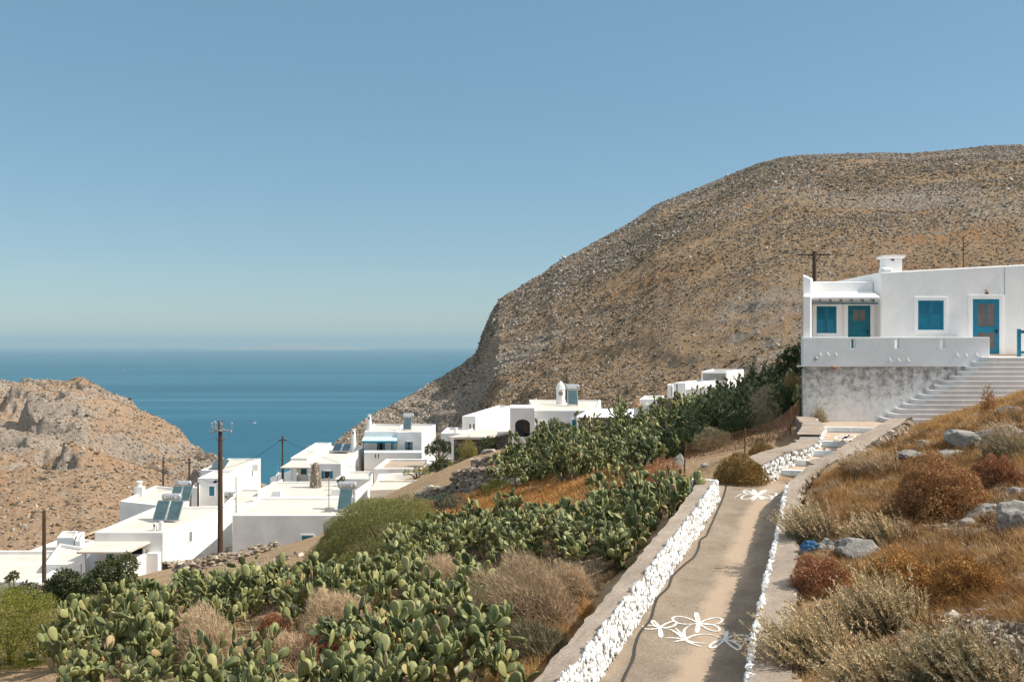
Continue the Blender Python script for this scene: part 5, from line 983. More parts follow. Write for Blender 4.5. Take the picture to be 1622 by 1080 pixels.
# near field, right up to the kerb: base positions of the plants
PATCH = [
 ('prickly pear in the thick row beside the concrete kerb, up to the far bend', [(770, 872), (850, 840), (930, 825), (1000, 815), (1062, 795), (1090, 800), (1060, 835), (1030, 856), (975, 903), (880, 896), (800, 888)], 62, .66, (.9, 1.1)),
 ('prickly pear in the middle of the slope right of the big green bush', [(650, 885), (740, 855), (800, 840), (850, 880), (800, 895), (740, 900), (680, 915)], 30, .75, (.9, 1.15)),
 ('prickly pear just below the big green bush', [(470, 956), (560, 940), (640, 918), (690, 932), (640, 960), (560, 985), (480, 990)], 32, .75, (.95, 1.2)),
 ('prickly pear on the edge of the slope above the dirt terrace', [(300, 962), (360, 957), (440, 950), (500, 935), (480, 960), (400, 975), (320, 985)], 30, .75, (.95, 1.2)),
 ('prickly pear at the low left end of the slope beside the pine bush', [(130, 1045), (160, 1010), (220, 985), (300, 975), (300, 1040), (230, 1085), (130, 1110)], 32, .7, (.95, 1.2)),
 ('prickly pear at the bottom edge of the photo between the pale dry bushes', [(300, 1090), (400, 1060), (440, 1100), (480, 1180), (300, 1190)], 18, .7, (.95, 1.15)),
 ('prickly pear in the near clump at the bottom, left of the dark hollow', [(540, 1050), (600, 1030), (680, 1020), (735, 1030), (740, 1090), (690, 1190), (520, 1190)], 28, .6, (.85, 1.1)),
 ('prickly pear between the two pale dry bushes in the middle of the slope', [(610, 985), (680, 960), (760, 945), (770, 990), (700, 1010), (620, 1020)], 16, .7, (.9, 1.1))]
for i, (lab, poly, n, md, sc_) in enumerate(PATCH):
    for p in scatter_px(poly, n, md, 300 + i, 9, 60):
        if left_x(p[1]) - .78 < p[0] < right_x(p[1]) + .5: continue
        cactus(p[0], p[1], random.uniform(*sc_), lab)
# the far hedge
hedge = []
for u0, u1, d0, d1, n, lab, sz in ((815, 905, 46, 54, 15, 'prickly pear at the left end of the tall hedge, before the arched porch house', (.85, 1.1)), (905, 1010, 42, 52, 22, 'prickly pear in the middle of the tall hedge under the corrugated roof', (.8, 1.05)), (1010, 1120, 35, 48, 28, 'prickly pear in the rising part of the hedge behind the wire fence', (.7, .95)), (1120, 1255, 35.5, 46, 26, 'prickly pear at the top of the hedge beside the near house', (.62, .85))):
    rng = np.random.default_rng(int(u0)); pts = []
    for _ in range(n * 40):
        if len(pts) >= n: break
        u, d = rng.uniform(u0, u1), rng.uniform(d0, d1); x = W(u, d)
        if all((x - a) ** 2 + (d - b) ** 2 > 1.2 for a, b in pts): pts.append((x, d))
    for x, y in pts: cactus(x, y, rng.uniform(*sz), lab, var=11 + int(rng.integers(4)))
def cactus_px(u, v, s, lab, d=None, **k):
    p = hit(u, v, 8, 90); return cactus(p[0], p[1], s, lab, **k)
cactus_px(808, 835, 1.15, 'tall single prickly pear standing up before the orange grass'); cactus_px(318, 950, 1.25, 'tall prickly pear with spread pads against the dirt terrace'); cactus_px(985, 788, 1.15, 'prickly pear with one high pad standing above the row by the kerb', var=8)
cactus_px(1010, 765, .8, 'small prickly pear in the shade below the hedge'); cactus_px(1066, 800, .95, 'prickly pear with large smooth pads touching the kerb wall near its bend', var=9)

def hill_point(hill, u, v, lift=.35):
    us, X, Y, Z = HILLS[hill]; i = int(np.clip(np.searchsorted(us, u), 0, len(us) - 1)); vv = CY - Z[:, i] / Y[:, i] * F; j = int(np.argmax(vv[5:] < v)) + 5; return np.array([X[j, i], Y[j, i], Z[j, i] + lift])
tr = [(-8, 908, 12), (12, 899, 11), (30, 890, 10), (50, 880, 9), (70, 872, 8), (92, 864, 7), (115, 857, 6), (140, 849, 5), (165, 842, 4)]
mb = MB(); mb.grid(np.array([[hill_point('headland', u, v) for u, v, w_ in tr], [hill_point('headland', u, v + w_) for u, v, w_ in tr]])); tagp(mb.build('dirt_track', M['track']), kind='structure')
# ---------------- leaf-built shrubs and trees
def blades(rng, C, D, ln, wd, tint, mb, mat=0, curve=.0):
    """n single-triangle leaves: base C, direction D"""
    n = len(C); s = np.cross(D, rng.normal(size=(n, 3))); s /= np.linalg.norm(s, axis=1)[:, None] + 1e-9; s = s * (np.asarray(wd) * np.ones(n))[:, None] / 2; T = C + D * (np.asarray(ln) * np.ones(n))[:, None]
    V = np.stack([C - s, C + s, T], 1).reshape(-1, 3); mb.add(V, np.arange(n * 3).reshape(n, 3), mat, np.repeat(tint, 3))
def leaves(rng, C, D, ln, wd, tint, mb, mat=0):
    """n diamond leaves"""
    n = len(C); s = np.cross(D, rng.normal(size=(n, 3))); s /= np.linalg.norm(s, axis=1)[:, None] + 1e-9; s = s * (np.asarray(wd) * np.ones(n))[:, None] / 2; l = (np.asarray(ln) * np.ones(n))[:, None]
    V = np.stack([C, C + D * l * .45 + s, C + D * l, C + D * l * .45 - s], 1).reshape(-1, 3); mb.add(V, np.arange(n * 4).reshape(n, 4), mat, np.repeat(tint, 4))
def udirs(rng, n, zmin=-.15):
    d = rng.normal(size=(n * 3, 3)); d /= np.linalg.norm(d, axis=1)[:, None]; d = d[d[:, 2] > zmin][:n]; return d
def lump(d, seed, amp, fr=2.2): return 1 + amp * fbm(d[:, 0] * fr + 5, d[:, 1] * fr + d[:, 2] * fr * 1.3, seed, 3)
def dome(seed, rx, ry, rz, n, ln, wd, tr=(0, 1), amp=.25, up=.6, depth=.45, twigs=0, rand=.5, kind='blade', lean=(0, 0), fr=2.4):
    """rounded shrub of many small leaves on a lumpy dome, with bare twigs inside"""
    rng = np.random.default_rng(seed); mb = MB(); d = udirs(rng, n); n = len(d); r = (1 - depth * rng.random(n) ** 1.8) * lump(d, seed, amp, fr); C = d * r[:, None] * np.array([rx, ry, rz]); C[:, 2] = np.maximum(C[:, 2], .0)
    C[:, 0] += lean[0] * C[:, 2]; C[:, 1] += lean[1] * C[:, 2]
    D = d * (1 - up) + np.array([lean[0], lean[1], up]) + rng.normal(size=(n, 3)) * rand; D /= np.linalg.norm(D, axis=1)[:, None]
    cl = .5 + .5 * fbm(d[:, 0] * 4 + seed, d[:, 1] * 4 + d[:, 2] * 3, seed + 5, 3); t = np.clip(tr[0] + (tr[1] - tr[0]) * (.55 * rng.random(n) + .45 * cl), 0, 1)
    l = ln * rng.uniform(.6, 1.3, n); (blades if kind == 'blade' else leaves)(rng, C, D, l, wd, t, mb)
    if twigs:
        e = udirs(rng, twigs, .0); e = e * np.array([rx, ry, rz]) * (.55 + .45 * rng.random((len(e), 1))); b = e * np.array([.15, .15, 0]); ax = e - b; L_ = np.linalg.norm(ax, axis=1); blades(rng, b, ax / L_[:, None], L_, .018, np.full(len(e), tr[0] * .5), mb, 1)
    return mb
M['twig'] = noisy('bare_twigs', [(.3, (.13, .09, .055)), (.7, (.27, .20, .135))], 5, .9, bstr=0)
M['straw_shrub'] = tinted('straw_shrub_leaf', [(0, (.25, .17, .10)), (.5, (.50, .36, .225)), (1, (.72, .555, .37))], .85, .22)
M['sage'] = tinted('sage_leaf', [(0, (.11, .10, .055)), (.40, (.29, .25, .15)), (.7, (.56, .43, .25)), (1, (.78, .58, .33))], .85, .12)
M['rust_shrub'] = tinted('rust_spurge_leaf', [(0, (.17, .075, .030)), (.5, (.40, .205, .085)), (1, (.64, .39, .19))], .8, .12)
M['red_shrub'] = tinted('red_spurge_leaf', [(0, (.17, .065, .032)), (.5, (.36, .16, .08)), (1, (.56, .31, .17))], .8, .12)
M['orange_shrub'] = tinted('orange_spurge_leaf', [(0, (.22, .095, .026)), (.5, (.47, .25, .08)), (1, (.72, .46, .19))], .8, .12)
M['gold_shrub'] = tinted('gold_shrub_leaf', [(0, (.10, .06, .02)), (.5, (.28, .17, .05)), (.85, (.42, .29, .09)), (1, (.60, .52, .40))], .8, .12)
M['broom'] = tinted('green_broom', [(0, (.105, .115, .030)), (.5, (.230, .235, .070)), (1, (.37, .35, .135))], .75, .15)
M['pine'] = tinted('pine_needles', [(0, (.095, .105, .015)), (.5, (.215, .215, .035)), (1, (.34, .32, .07))], .7, .15)
M['dark_leaf'] = tinted('dark_leaf', [(0, (.030, .042, .014)), (.5, (.075, .095, .032)), (1, (.15, .17, .065))], .6, .12)
M['grey_green'] = tinted('blue_green_leaf', [(0, (.045, .075, .055)), (.5, (.085, .130, .10)), (1, (.15, .20, .155))], .75, .12)
M['lime'] = tinted('lime_leaf', [(0, (.15, .14, .03)), (.5, (.30, .27, .06)), (1, (.44, .38, .11))], .75, .2)
M['succulent'] = tinted('finger_succulent', [(0, (.15, .17, .04)), (.5, (.32, .30, .09)), (1, (.50, .45, .18))], .55)
M['magenta'] = tinted('bougainvillea', [(0, (.30, .01, .08)), (1, (.55, .03, .17))], .7)
M['grass'] = tinted('dry_grass', [(0, (.13, .062, .022)), (.35, (.34, .172, .056)), (.7, (.56, .335, .13)), (1, (.76, .57, .31))], .85, .2)
M['orange_grass'] = tinted('orange_grass', [(0, (.24, .11, .03)), (.5, (.46, .23, .07)), (1, (.62, .38, .15))], .85, .2)
def plant(name, label, cat, u, v, mb, mats, d=None, dz=-.05, part='foliage', rz=0, s=1., group=None, xy=None):
    p = hit(u, v, 6, 120) if xy is None and d is None else (np.array([W(u, d), d, G(W(u, d), d)]) if xy is None else np.array([*xy, G(*xy)]))
    o = empty(name, (p[0], p[1], p[2] + dz), label, cat, group); me = mb.mesh(part, mats, False); c = bpy.data.objects.new(part, me); COL.objects.link(c); c.parent = o; o.rotation_euler = (0, 0, rz); o.scale = (s, s, s); return o
def stems(o, rng_seed, h, r, n=4, mat='wood'):
    rng = np.random.default_rng(rng_seed); mb = MB()
    for k in range(n): a = rng.random() * 6.28; mb.tube([(0, 0, -.2), (.2 * r * math.cos(a), .2 * r * math.sin(a), h * .35), (r * math.cos(a), r * math.sin(a), h)], [.05 * h, .035 * h, .012 * h], 6)
    c = bpy.data.objects.new('trunk', mb.mesh('trunk', [M[mat]], True)); COL.objects.link(c); c.parent = o
def leafy(seed, cl, n, ln, wd, tr=(0, 1)):
    """crown of separate leaf clumps (x, y, z, radius)"""
    rng = np.random.default_rng(seed); mb = MB()
    for c in cl:
        k = int(n * c[3] ** 2); d = udirs(rng, k, -.8); k = len(d); C = np.array(c[:3]) + d * (c[3] * (1 - .5 * rng.random(k) ** 1.5) * lump(d, seed, .35, 3))[:, None]; D = d + rng.normal(size=(k, 3)) * .7; D /= np.linalg.norm(D, axis=1)[:, None]; b = rng.uniform(-.2, .2); leaves(rng, C, D, ln * rng.uniform(.6, 1.3, k), wd, np.clip(tr[0] + (tr[1] - tr[0]) * rng.random(k) + b, 0, 1), mb)
    return mb
# the big green bush
mb = dome(1, 2.5, 2.0, 2.2, 100000, .10, .012, (0, 1), .17, .30, .35, 300, .6, fr=3.2); o = plant('broom_bush', 'big rounded bright green bush rising above the cactus slope', 'bush', 0, 0, mb, [M['broom'], M['twig']], xy=(W(611, 33.5), 33.5)); stems(o, 1, 1.6, .7)
mb = leafy(2, [(.2, 0, .85, .75), (-.7, .1, .8, .8), (.75, -.1, .55, .6), (.1, -.5, .35, .7), (-.4, .4, 1.05, .6), (.55, .3, .9, .5), (-1.3, 0, .7, .8), (.95, .1, .15, .5), (-.6, -.6, .3, .7)], 16000, .07, .009); o = plant('pine_bush', 'bright yellow green pine bush in the bottom left corner', 'bush', 0, 0, mb, [M['pine']], xy=(W(14, 21.5), 21.5)); stems(o, 2, .9, .5)
mb = dome(3, .75, .75, .8, 12000, .09, .011, (0, .8), .3, .35, .5, 120, .6); o = plant('broom_bush', 'small green broom among the cacti right of the pine bush', 'bush', 0, 0, mb, [M['broom'], M['twig']], xy=(W(150, 25.5), 25.5)); stems(o, 3, .8, .3)
# trees and shrubs around the houses
def tree(label, u, d, vtop, clumps, mat, seed, n=4200, ln=.12, wd=.07, name='tree', cat='tree', gr=1.):
    """clumps: (du px, v px, radius px, dy)"""
    if d > 1e4: d = float(hit(u, d - 1e5, 8, 130)[1])
    x = W(u, d); zb = float(G(x, d)); k = d / F; cl = [(du * k * gr, dy, (ZV(v, d) - zb) * (1 + (gr - 1) * .6), r * k * gr) for du, v, r, dy in clumps]; mb = leafy(seed, cl, n, ln, wd); o = empty(name, (x, d, zb), label, cat)
    c = bpy.data.objects.new('crown', mb.mesh('crown', [M[mat]])); COL.objects.link(c); c.parent = o; mt = MB()
    for q in cl: m_ = np.array(q[:3]); mt.tube([(0, 0, -.3), (m_[0] * .35, m_[1] * .35, m_[2] * .45), m_], [.11, .07, .03], 6)
    t = bpy.data.objects.new('trunk', mt.mesh('trunk', [M['wood']], True)); COL.objects.link(t); t.parent = o; return o
tree('dark leafy tree in front of the white wing wall, right of the carport', 172, 1e5 + 946, 895, [(0, 912, 15, 0), (18, 905, 13, .3), (-14, 925, 14, -.3), (25, 922, 9, 0), (8, 930, 15, .2), (-26, 938, 11, 0)], 'dark_leaf', 11, gr=1.35)
tree('round green tree left of the dark leafy tree below the carport', 104, 1e5 + 958, 912, [(0, 928, 17, 0), (-16, 936, 13, .2), (16, 936, 13, -.2), (0, 945, 16, 0)], 'dark_leaf', 12, gr=1.3)
tree('small green tree at the foot of the left pole', 48, 1e5 + 938, 905, [(0, 918, 11, 0), (-9, 924, 7, .2), (8, 925, 8, 0)], 'dark_leaf', 13, ln=.14); tree('low sparse shrub on the lowest terrace edge', 22, 68, 905, [(0, 912, 7, 0), (-9, 917, 5, 0)], 'dark_leaf', 14, ln=.14, name='shrub', cat='shrub')
tree('dark green shrub behind the pine bush at the left edge', 40, 1e5 + 975, 935, [(0, 945, 20, 0), (-24, 948, 14, .2), (24, 955, 16, 0)], 'dark_leaf', 15, name='shrub', cat='shrub')
tree('dark green shrub below the blue canopy house, at its right corner', 695, 108, 697, [(0, 706, 12, 0), (14, 710, 10, .5), (-14, 713, 9, 0), (25, 712, 9, 0)], 'dark_leaf', 16, n=1500, ln=.18, wd=.11, name='shrub', cat='shrub')
tree('round clipped dark green shrub against the stone barn', 773, 93, 692, [(0, 702, 11, 0), (4, 706, 9, 0)], 'dark_leaf', 17, n=1800, ln=.16, wd=.1, name='shrub', cat='shrub'); tree('dark low shrub at the foot of the round clipped shrub', 745, 92, 708, [(0, 716, 9, 0), (-18, 717, 7, 0), (16, 716, 7, 0)], 'dark_leaf', 18, n=1700, ln=.16, wd=.1, name='shrub', cat='shrub')
tree('green shrub right of the low white walls, beside a yellow green one', 700, 88, 725, [(0, 735, 12, 0), (-12, 741, 9, 0), (12, 742, 9, 0)], 'dark_leaf', 19, n=1700, ln=.16, wd=.1, name='shrub', cat='shrub'); tree('yellow green shrub between the low white walls', 718, 86, 730, [(0, 738, 8, 0), (8, 741, 6, 0)], 'lime', 20, n=1700, ln=.16, wd=.08, name='shrub', cat='shrub'); tree('straggling olive shrub by the brown earth roof', 660, 92, 742, [(0, 746, 6, 0), (-16, 748, 5, 0), (15, 746, 6, 0)], 'broom', 21, n=1500, ln=.16, wd=.08, name='shrub', cat='shrub')
tree('leafy dark tree in front of the arched porch house', 878, 58, 662, [(0, 678, 14, 0), (-18, 684, 11, .3), (18, 682, 12, 0), (2, 692, 16, 0), (-24, 694, 9, 0), (26, 692, 9, 0)], 'dark_leaf', 22, n=3200, ln=.11)
tree('dark bushy tree in the shade left of the near house', 1254, 44, 545, [(0, 562, 13, 0), (-10, 573, 12, .2), (6, 580, 16, -.2), (-18, 586, 9, 0), (10, 555, 8, 0)], 'dark_leaf', 23, n=5000, ln=.09)
tree('blue green mound shrub between the tall bush and the orange grass', 707, 1e5 + 812, 783, [(0, 797, 13, 0), (-16, 799, 11, .2), (15, 798, 10, 0), (-6, 801, 12, 0)], 'grey_green', 24, gr=1.25, n=4500, ln=.10, wd=.022, name='shrub', cat='shrub')
tree('small plant on the wall beside the magenta flowers', 363, 106, 783, [(0, 787, 5, 0), (5, 791, 4, 0)], 'dark_leaf', 25, n=500, ln=.22, wd=.12, name='shrub', cat='shrub'); tree('magenta bougainvillea along the white terrace wall', 387, 107.5, 788, [(-9, 794, 3, 0), (-3, 793, 3, 0), (4, 794, 3, 0), (10, 793.5, 3, 0), (15, 795, 2.4, 0)], 'magenta', 26, n=900, ln=.2, wd=.14, name='bougainvillea', cat='flowers')
tree('potted plant in front of the solar tank roof', 540, 96, 756, [(0, 762, 5, 0), (3, 757, 3.5, 0)], 'dark_leaf', 27, n=1800, ln=.16, wd=.1, name='shrub', cat='shrub'); tree('green plants on the terrace by the rough stone chimney', 470, 102, 764, [(-8, 769, 3.5, 0), (0, 768, 3.5, 0), (8, 768, 3.5, 0)], 'lime', 28, n=1800, ln=.16, wd=.1, name='shrub', cat='shrub'); tree('reddish plants along the terrace in front of the porch', 437, 104, 765, [(-8, 772, 3, 0), (0, 769, 3.4, 0), (8, 767, 3, 0)], 'red_shrub', 29, n=1800, ln=.16, wd=.1, name='shrub', cat='shrub')
# pale dry bushes in the cactus field and by the kerb
def drybush(label, u, v, wpx, hpx, mat, seed, n=9000, ln=.10, wd=.010, tr=(0, 1), lean=(-.25, 0), amp=.3, up=.55, tw=500, name='dry_bush', rand=.45, depth=.5, d=None, cat='bush'):
    p = hit(u, v, 6, 90) if d is None else np.array([W(u, d), d, G(W(u, d), d)]); k = p[1] / F; rx = wpx * k / 2; rz = hpx * k * 1.02
    mb = dome(seed, rx, rx * .85, rz, n, ln, wd, tr, amp, up, depth, tw, rand, lean=lean); return plant(name, label, cat, u, v, mb, [M[mat], M['twig']], xy=(p[0], p[1]))
drybush('large grey brown twiggy bush leaning over the kerb wall', 850, 1000, 165, 120, 'straw_shrub', 41, 17000, .13, .008, (.1, .85), tw=1500); drybush('straw coloured bush between the big grey bush and the kerb', 915, 950, 70, 58, 'straw_shrub', 42, 6500, .12, .009, (.3, 1), tw=300)
drybush('pale feathery bush near the bottom among cacti, nearest the pine bush', 340, 1050, 115, 85, 'straw_shrub', 43, 9000, .13, .010, (.4, 1)); drybush('pale feathery bush in the middle of the cactus field above a red shrub', 548, 1000, 120, 68, 'straw_shrub', 44, 9000, .12, .010, (.4, 1)); drybush('pale feathery bush higher up the cactus field below the green bush', 712, 940, 95, 60, 'straw_shrub', 45, 8000, .12, .010, (.35, 1)); drybush('small pale tuft below the red shrubs in the cactus field', 455, 1065, 110, 60, 'straw_shrub', 46, 8000, .13, .011, (.3, 1))
drybush('small reddish brown shrub at the left among the cacti', 432, 1012, 52, 42, 'red_shrub', 47, 5000, .07, .014, amp=.12, lean=(0, 0)); drybush('reddish shrub below the pale feathery bush in the cactus field', 505, 1040, 70, 45, 'red_shrub', 48, 6000, .07, .014, amp=.12, lean=(0, 0))
drybush('mauve grey twiggy shrub at the foot of the hedge by the finger succulent', 1052, 765, 70, 40, 'red_shrub', 49, 6000, .09, .010, (.4, 1), lean=(0, 0), tw=400); drybush('big golden brown bush growing out over the lane at the foot of the steps', 1172, 768, 94, 62, 'gold_shrub', 50, 12000, .07, .022, amp=.14, lean=(0, 0), tw=900, d=25.6); drybush('small golden bush behind the big one at the wire fence', 1208, 716, 46, 22, 'gold_shrub', 51, 3500, .07, .02, amp=.14, lean=(0, 0), d=30.5)
drybush('pale dry tuft against the stained base wall of the near house', 1297, 674, 30, 34, 'sage', 52, 2500, .1, .012, d=34.6, lean=(0, 0)); drybush('pale dry weeds at the top end of the wire fence', 1225, 672, 60, 45, 'straw_shrub', 53, 5000, .12, .012, (.2, .9), d=36.5); drybush('rusty bush between hedge and near house', 1258, 640, 36, 50, 'rust_shrub', 54, 4000, .1, .016, d=37.5, lean=(0, 0)); drybush('pale dry bush at the foot of the hedge above the orange grass', 862, 752, 50, 30, 'straw_shrub', 55, 4000, .12, .014, (.3, 1))
drybush('yellow flowering low shrub on the orange grass by the dark stone wall', 800, 782, 75, 18, 'lime', 56, 5000, .09, .02, lean=(0, 0), d=47); drybush('yellowish weed bush beside the rubble wall on the yard', 742, 745, 28, 32, 'lime', 57, 2500, .16, .02, d=76, lean=(0, 0)); drybush('dark weedy shrub in the hollow beside the near cactus clump', 860, 1040, 110, 50, 'sage', 58, 6000, .14, .012, (0, .5))
for q_, (u, d, w_, h_, mt) in enumerate(((1035, 36, 60, 34, 'dark_leaf'), (1085, 35.5, 70, 36, 'dark_leaf'), (1130, 35, 66, 30, 'sage'), (1165, 35.5, 60, 34, 'dark_leaf'), (1205, 35.6, 56, 34, 'sage'), (1240, 36.5, 44, 40, 'dark_leaf'))):
    drybush(('dark', 'low dark', 'greyish', 'bushy dark', 'olive grey', 'tall dark')[q_] + ' shrub in the shade of the hedge behind the wire fence', u, 0, w_, h_, mt, 130 + q_, 6000, .10, .018, (0, .8), d=d, lean=(0, 0), tw=200, name='shrub', cat='shrub')
# finger succulent by the kerb bend
p = np.array([W(1096, 26.2), 26.2]); rng = np.random.default_rng(5); mb = MB()
for k in range(130):
    a = rng.random() * 6.28; r = .36 * math.sqrt(rng.random()); b = np.array([r * math.cos(a), r * math.sin(a), 0]); h = (.62 - .5 * r) * rng.uniform(.75, 1.1); d_ = unit([b[0] * .7, b[1] * .7, 1]); mb.tube([b, b + d_ * h * .5, b + d_ * h * .93, b + d_ * h], [.018, .026, .024, .008], 6, 0, rng.random())
plant('finger_succulent', 'yellow green succulent of upright fingers beside the kerb bend', 'succulent', 0, 0, mb, [M['succulent']], xy=p, part='fingers')
# right slope
drybush('big rust brown dome of spurge in the middle of the right slope', 1487, 812, 156, 86, 'rust_shrub', 61, 30000, .045, .020, amp=.32, lean=(-.08, 0), tw=1500, up=.4, rand=.8, depth=.45, name='spurge_dome'); drybush('smaller deep red spurge dome right of the big rust one', 1582, 772, 76, 52, 'red_shrub', 62, 12000, .045, .020, amp=.32, lean=(-.1, 0), tw=500, up=.4, rand=.8, depth=.45, name='spurge_dome')
drybush('reddish low spurge beside the wall, left of the orange domes', 1302, 928, 98, 50, 'red_shrub', 63, 10000, .04, .016, (.1, 1), amp=.34, lean=(-.12, 0), tw=600, up=.4, rand=.7, depth=.35, name='spurge_dome'); drybush('orange spurge dome, left one of the touching pair', 1436, 950, 132, 84, 'orange_shrub', 64, 22000, .036, .015, amp=.34, lean=(-.1, 0), tw=1200, up=.4, rand=.8, depth=.45, name='spurge_dome'); drybush('orange brown spurge dome, right one of the touching pair', 1526, 950, 120, 74, 'orange_shrub', 65, 18000, .036, .015, (0, .75), amp=.34, lean=(.08, 0), tw=1100, up=.4, rand=.8, depth=.45, name='spurge_dome')
drybush('brown thistle standing at the foot of the white stair', 1565, 652, 24, 40, 'rust_shrub', 66, 700, .07, .03, lean=(0, 0), tw=40, depth=.8, name='thistle', cat='plant')
def spiky(label, u, v, wpx, hpx, seed, n=150, lean=(-.35, -.05), mat='sage', ln=None, tr=(0, 1), per=34, tips=(.6, 1.)):
    """wind-leaning shrub of soft flower spikes over a grey green cushion"""
    p = hit(u, v, 5, 60); k = p[1] / F; rx = wpx * k / 2; rz = hpx * k; rng = np.random.default_rng(seed); mb = dome(seed, rx * .9, rx * .75, rz * .6, n * 40, .05, .010, (tr[0], tr[0] + (tr[1] - tr[0]) * .6), .25, .4, .5, n, .6, lean=lean)
    d = udirs(rng, n, .0); b = d * np.array([rx, rx * .8, rz * .55]) * rng.uniform(.35, 1, (len(d), 1)); n = len(d); ax = d * .55 + np.array([lean[0], lean[1], .8]) + rng.normal(size=(n, 3)) * .12; ax /= np.linalg.norm(ax, axis=1)[:, None]; L_ = rz * rng.uniform(.35, .75, n)
    blades(rng, b, ax, L_, .012, np.full(n, tr[0] + .1), mb, 1); q = rng.uniform(.25, 1, (n, per)); bend = np.array([-.25, 0, .1]) * (q ** 2)[..., None] * L_[:, None, None]; C = (b[:, None] + ax[:, None] * (L_[:, None] * q)[..., None] + bend).reshape(-1, 3); D = np.repeat(ax, per, 0) * .8 + rng.normal(size=(n * per, 3)) * .55; D /= np.linalg.norm(D, axis=1)[:, None]
    t = np.repeat(rng.uniform(*tips, n), per) * rng.uniform(.75, 1.05, n * per); blades(rng, C, D, .046 * rng.uniform(.6, 1.3, n * per), .016, np.clip(t, 0, 1), mb); return plant('sage_bush', label, 'bush', u, v, mb, [M[mat], M['twig']], xy=(p[0], p[1]))
spiky('grey green bush with feathery spikes hanging over the wall near the blue rag', 1290, 850, 95, 62, 71, 150); spiky('tall grey spiky bush behind the pale rock on the right slope', 1395, 860, 90, 55, 72, 120, tr=(0, .8)); spiky('large straw tipped bush spilling over the wall in the bottom right corner', 1300, 1060, 165, 95, 73, 330, lean=(-.5, -.05), tips=(.65, 1.)); spiky('bush with upright yellow brown spikes left of the rubble heap', 1405, 1000, 120, 95, 74, 220, lean=(-.22, 0), tips=(.55, .95)); spiky('grey green spiky bush in the corner, in front of the rubble heap', 1530, 1085, 165, 95, 75, 300, lean=(-.4, -.05), tr=(0, .7), tips=(.4, .85)); spiky('straw coloured feathery bush beside the concrete band of the steps wall', 1388, 748, 80, 42, 76, 120, tr=(.4, 1), mat='straw_shrub'); spiky('dark olive bush at the right edge beside the grey outcrop', 1600, 725, 90, 45, 77, 120, tr=(0, .6), tips=(.3, .7)); spiky('pale grass like bush on the slope behind the red spurge', 1590, 700, 60, 36, 78, 80, tr=(.5, 1), mat='straw_shrub'); spiky('low bush of grey twigs below the tall spiky bush', 1350, 985, 80, 45, 79, 110, tr=(.1, .9)); spiky('sprawling straw bush in front of the corner bush at the bottom edge', 1390, 1110, 130, 90, 80, 220, lean=(-.5, 0), tips=(.6, 1)); spiky('small yellow tuft growing on top of the right lane wall', 1243, 1015, 40, 22, 81, 50, mat='straw_shrub', tr=(.3, 1))

# ---------------- grass
def grass(name, regions, mat, seed, nblade, hrange, wd, thr=-.1, clump=.9, avoid=True):
    rng = np.random.default_rng(seed); mb = MB(); P_ = []
    for poly, share in regions:
        us = [p[0] for p in poly]; vs = [p[1] for p in poly]; n = int(nblade * share)
        c = np.array([hit(rng.uniform(min(us), max(us)), rng.uniform(min(vs), max(vs)), 5, 90) if False else (0, 0, 0) for _ in range(0)])
        # corners on the ground give the plan extent; blades fall evenly over it and are kept where the view polygon holds them
        cs = np.array([hit(*p, 4, 90) for p in poly]); lo, hi = cs.min(0), cs.max(0); got = 0
        for _ in range(60):
            x = rng.uniform(lo[0], hi[0], n * 2); y = rng.uniform(lo[1], hi[1], n * 2); z = G(x, y); u = CX + x / y * F; v = CY - z / y * F
            k = np.array([inpoly(a, b, poly) for a, b in zip(u, v)]) & (fbm(x * clump, y * clump, seed, 3) > thr + .25 * rng.normal(size=len(x)))
            k &= ~((x > left_x(y) - .55) & (x < right_x(y) + .50) & (y < 26)); P_.append(np.stack([x, y, z], 1)[k][: n - got]); got += min(int(k.sum()), n - got)
            if got >= n: break
    B = np.concatenate(P_); n = len(B); h = rng.uniform(*hrange, n) * (1 + .5 * fbm(B[:, 0] * .8, B[:, 1] * .8, seed + 3, 3)); a = rng.random(n) * 2 * PI; ln = rng.uniform(.1, 1.1, n)
    D = np.stack([np.cos(a) * ln - .06, np.sin(a) * ln, np.ones(n)], 1); D /= np.linalg.norm(D, axis=1)[:, None]; s = np.stack([-np.sin(a), np.cos(a), 0 * a], 1); s = s + .6 * rng.normal(size=(n, 3)); s /= np.linalg.norm(s, axis=1)[:, None]; w = wd * rng.uniform(.6, 1.4, n)[:, None] * (B[:, 1:2] / 16).clip(.7, 2.5)
    B[:, 2] -= .03; m_ = B + D * (h * .55)[:, None]; D2 = D + np.stack([np.cos(a) * .5 - .1, np.sin(a) * .5, -.15 + 0 * a], 1); D2 /= np.linalg.norm(D2, axis=1)[:, None]; T = m_ + D2 * (h * .5)[:, None]
    V = np.stack([B - s * w / 2, B + s * w / 2, m_ + s * w * .4, m_ - s * w * .4, T], 1).reshape(-1, 3); i = np.arange(n)[:, None] * 5; cl = .5 + .5 * fbm(B[:, 0] * 1.3, B[:, 1] * 1.3, seed + 8, 3); t = np.clip(.02 + .62 * rng.random(n) + .9 * (cl - .36), 0, 1)
    mb.add(V, [*[]] or np.concatenate([i, i + 1, i + 2, i + 3], 1), 0, np.repeat(t, 5)); mb.F.setdefault((3, 0), []).append(np.concatenate([i + 3, i + 2, i + 4], 1)); tagp(mb.build(name, M[mat]), kind='stuff')
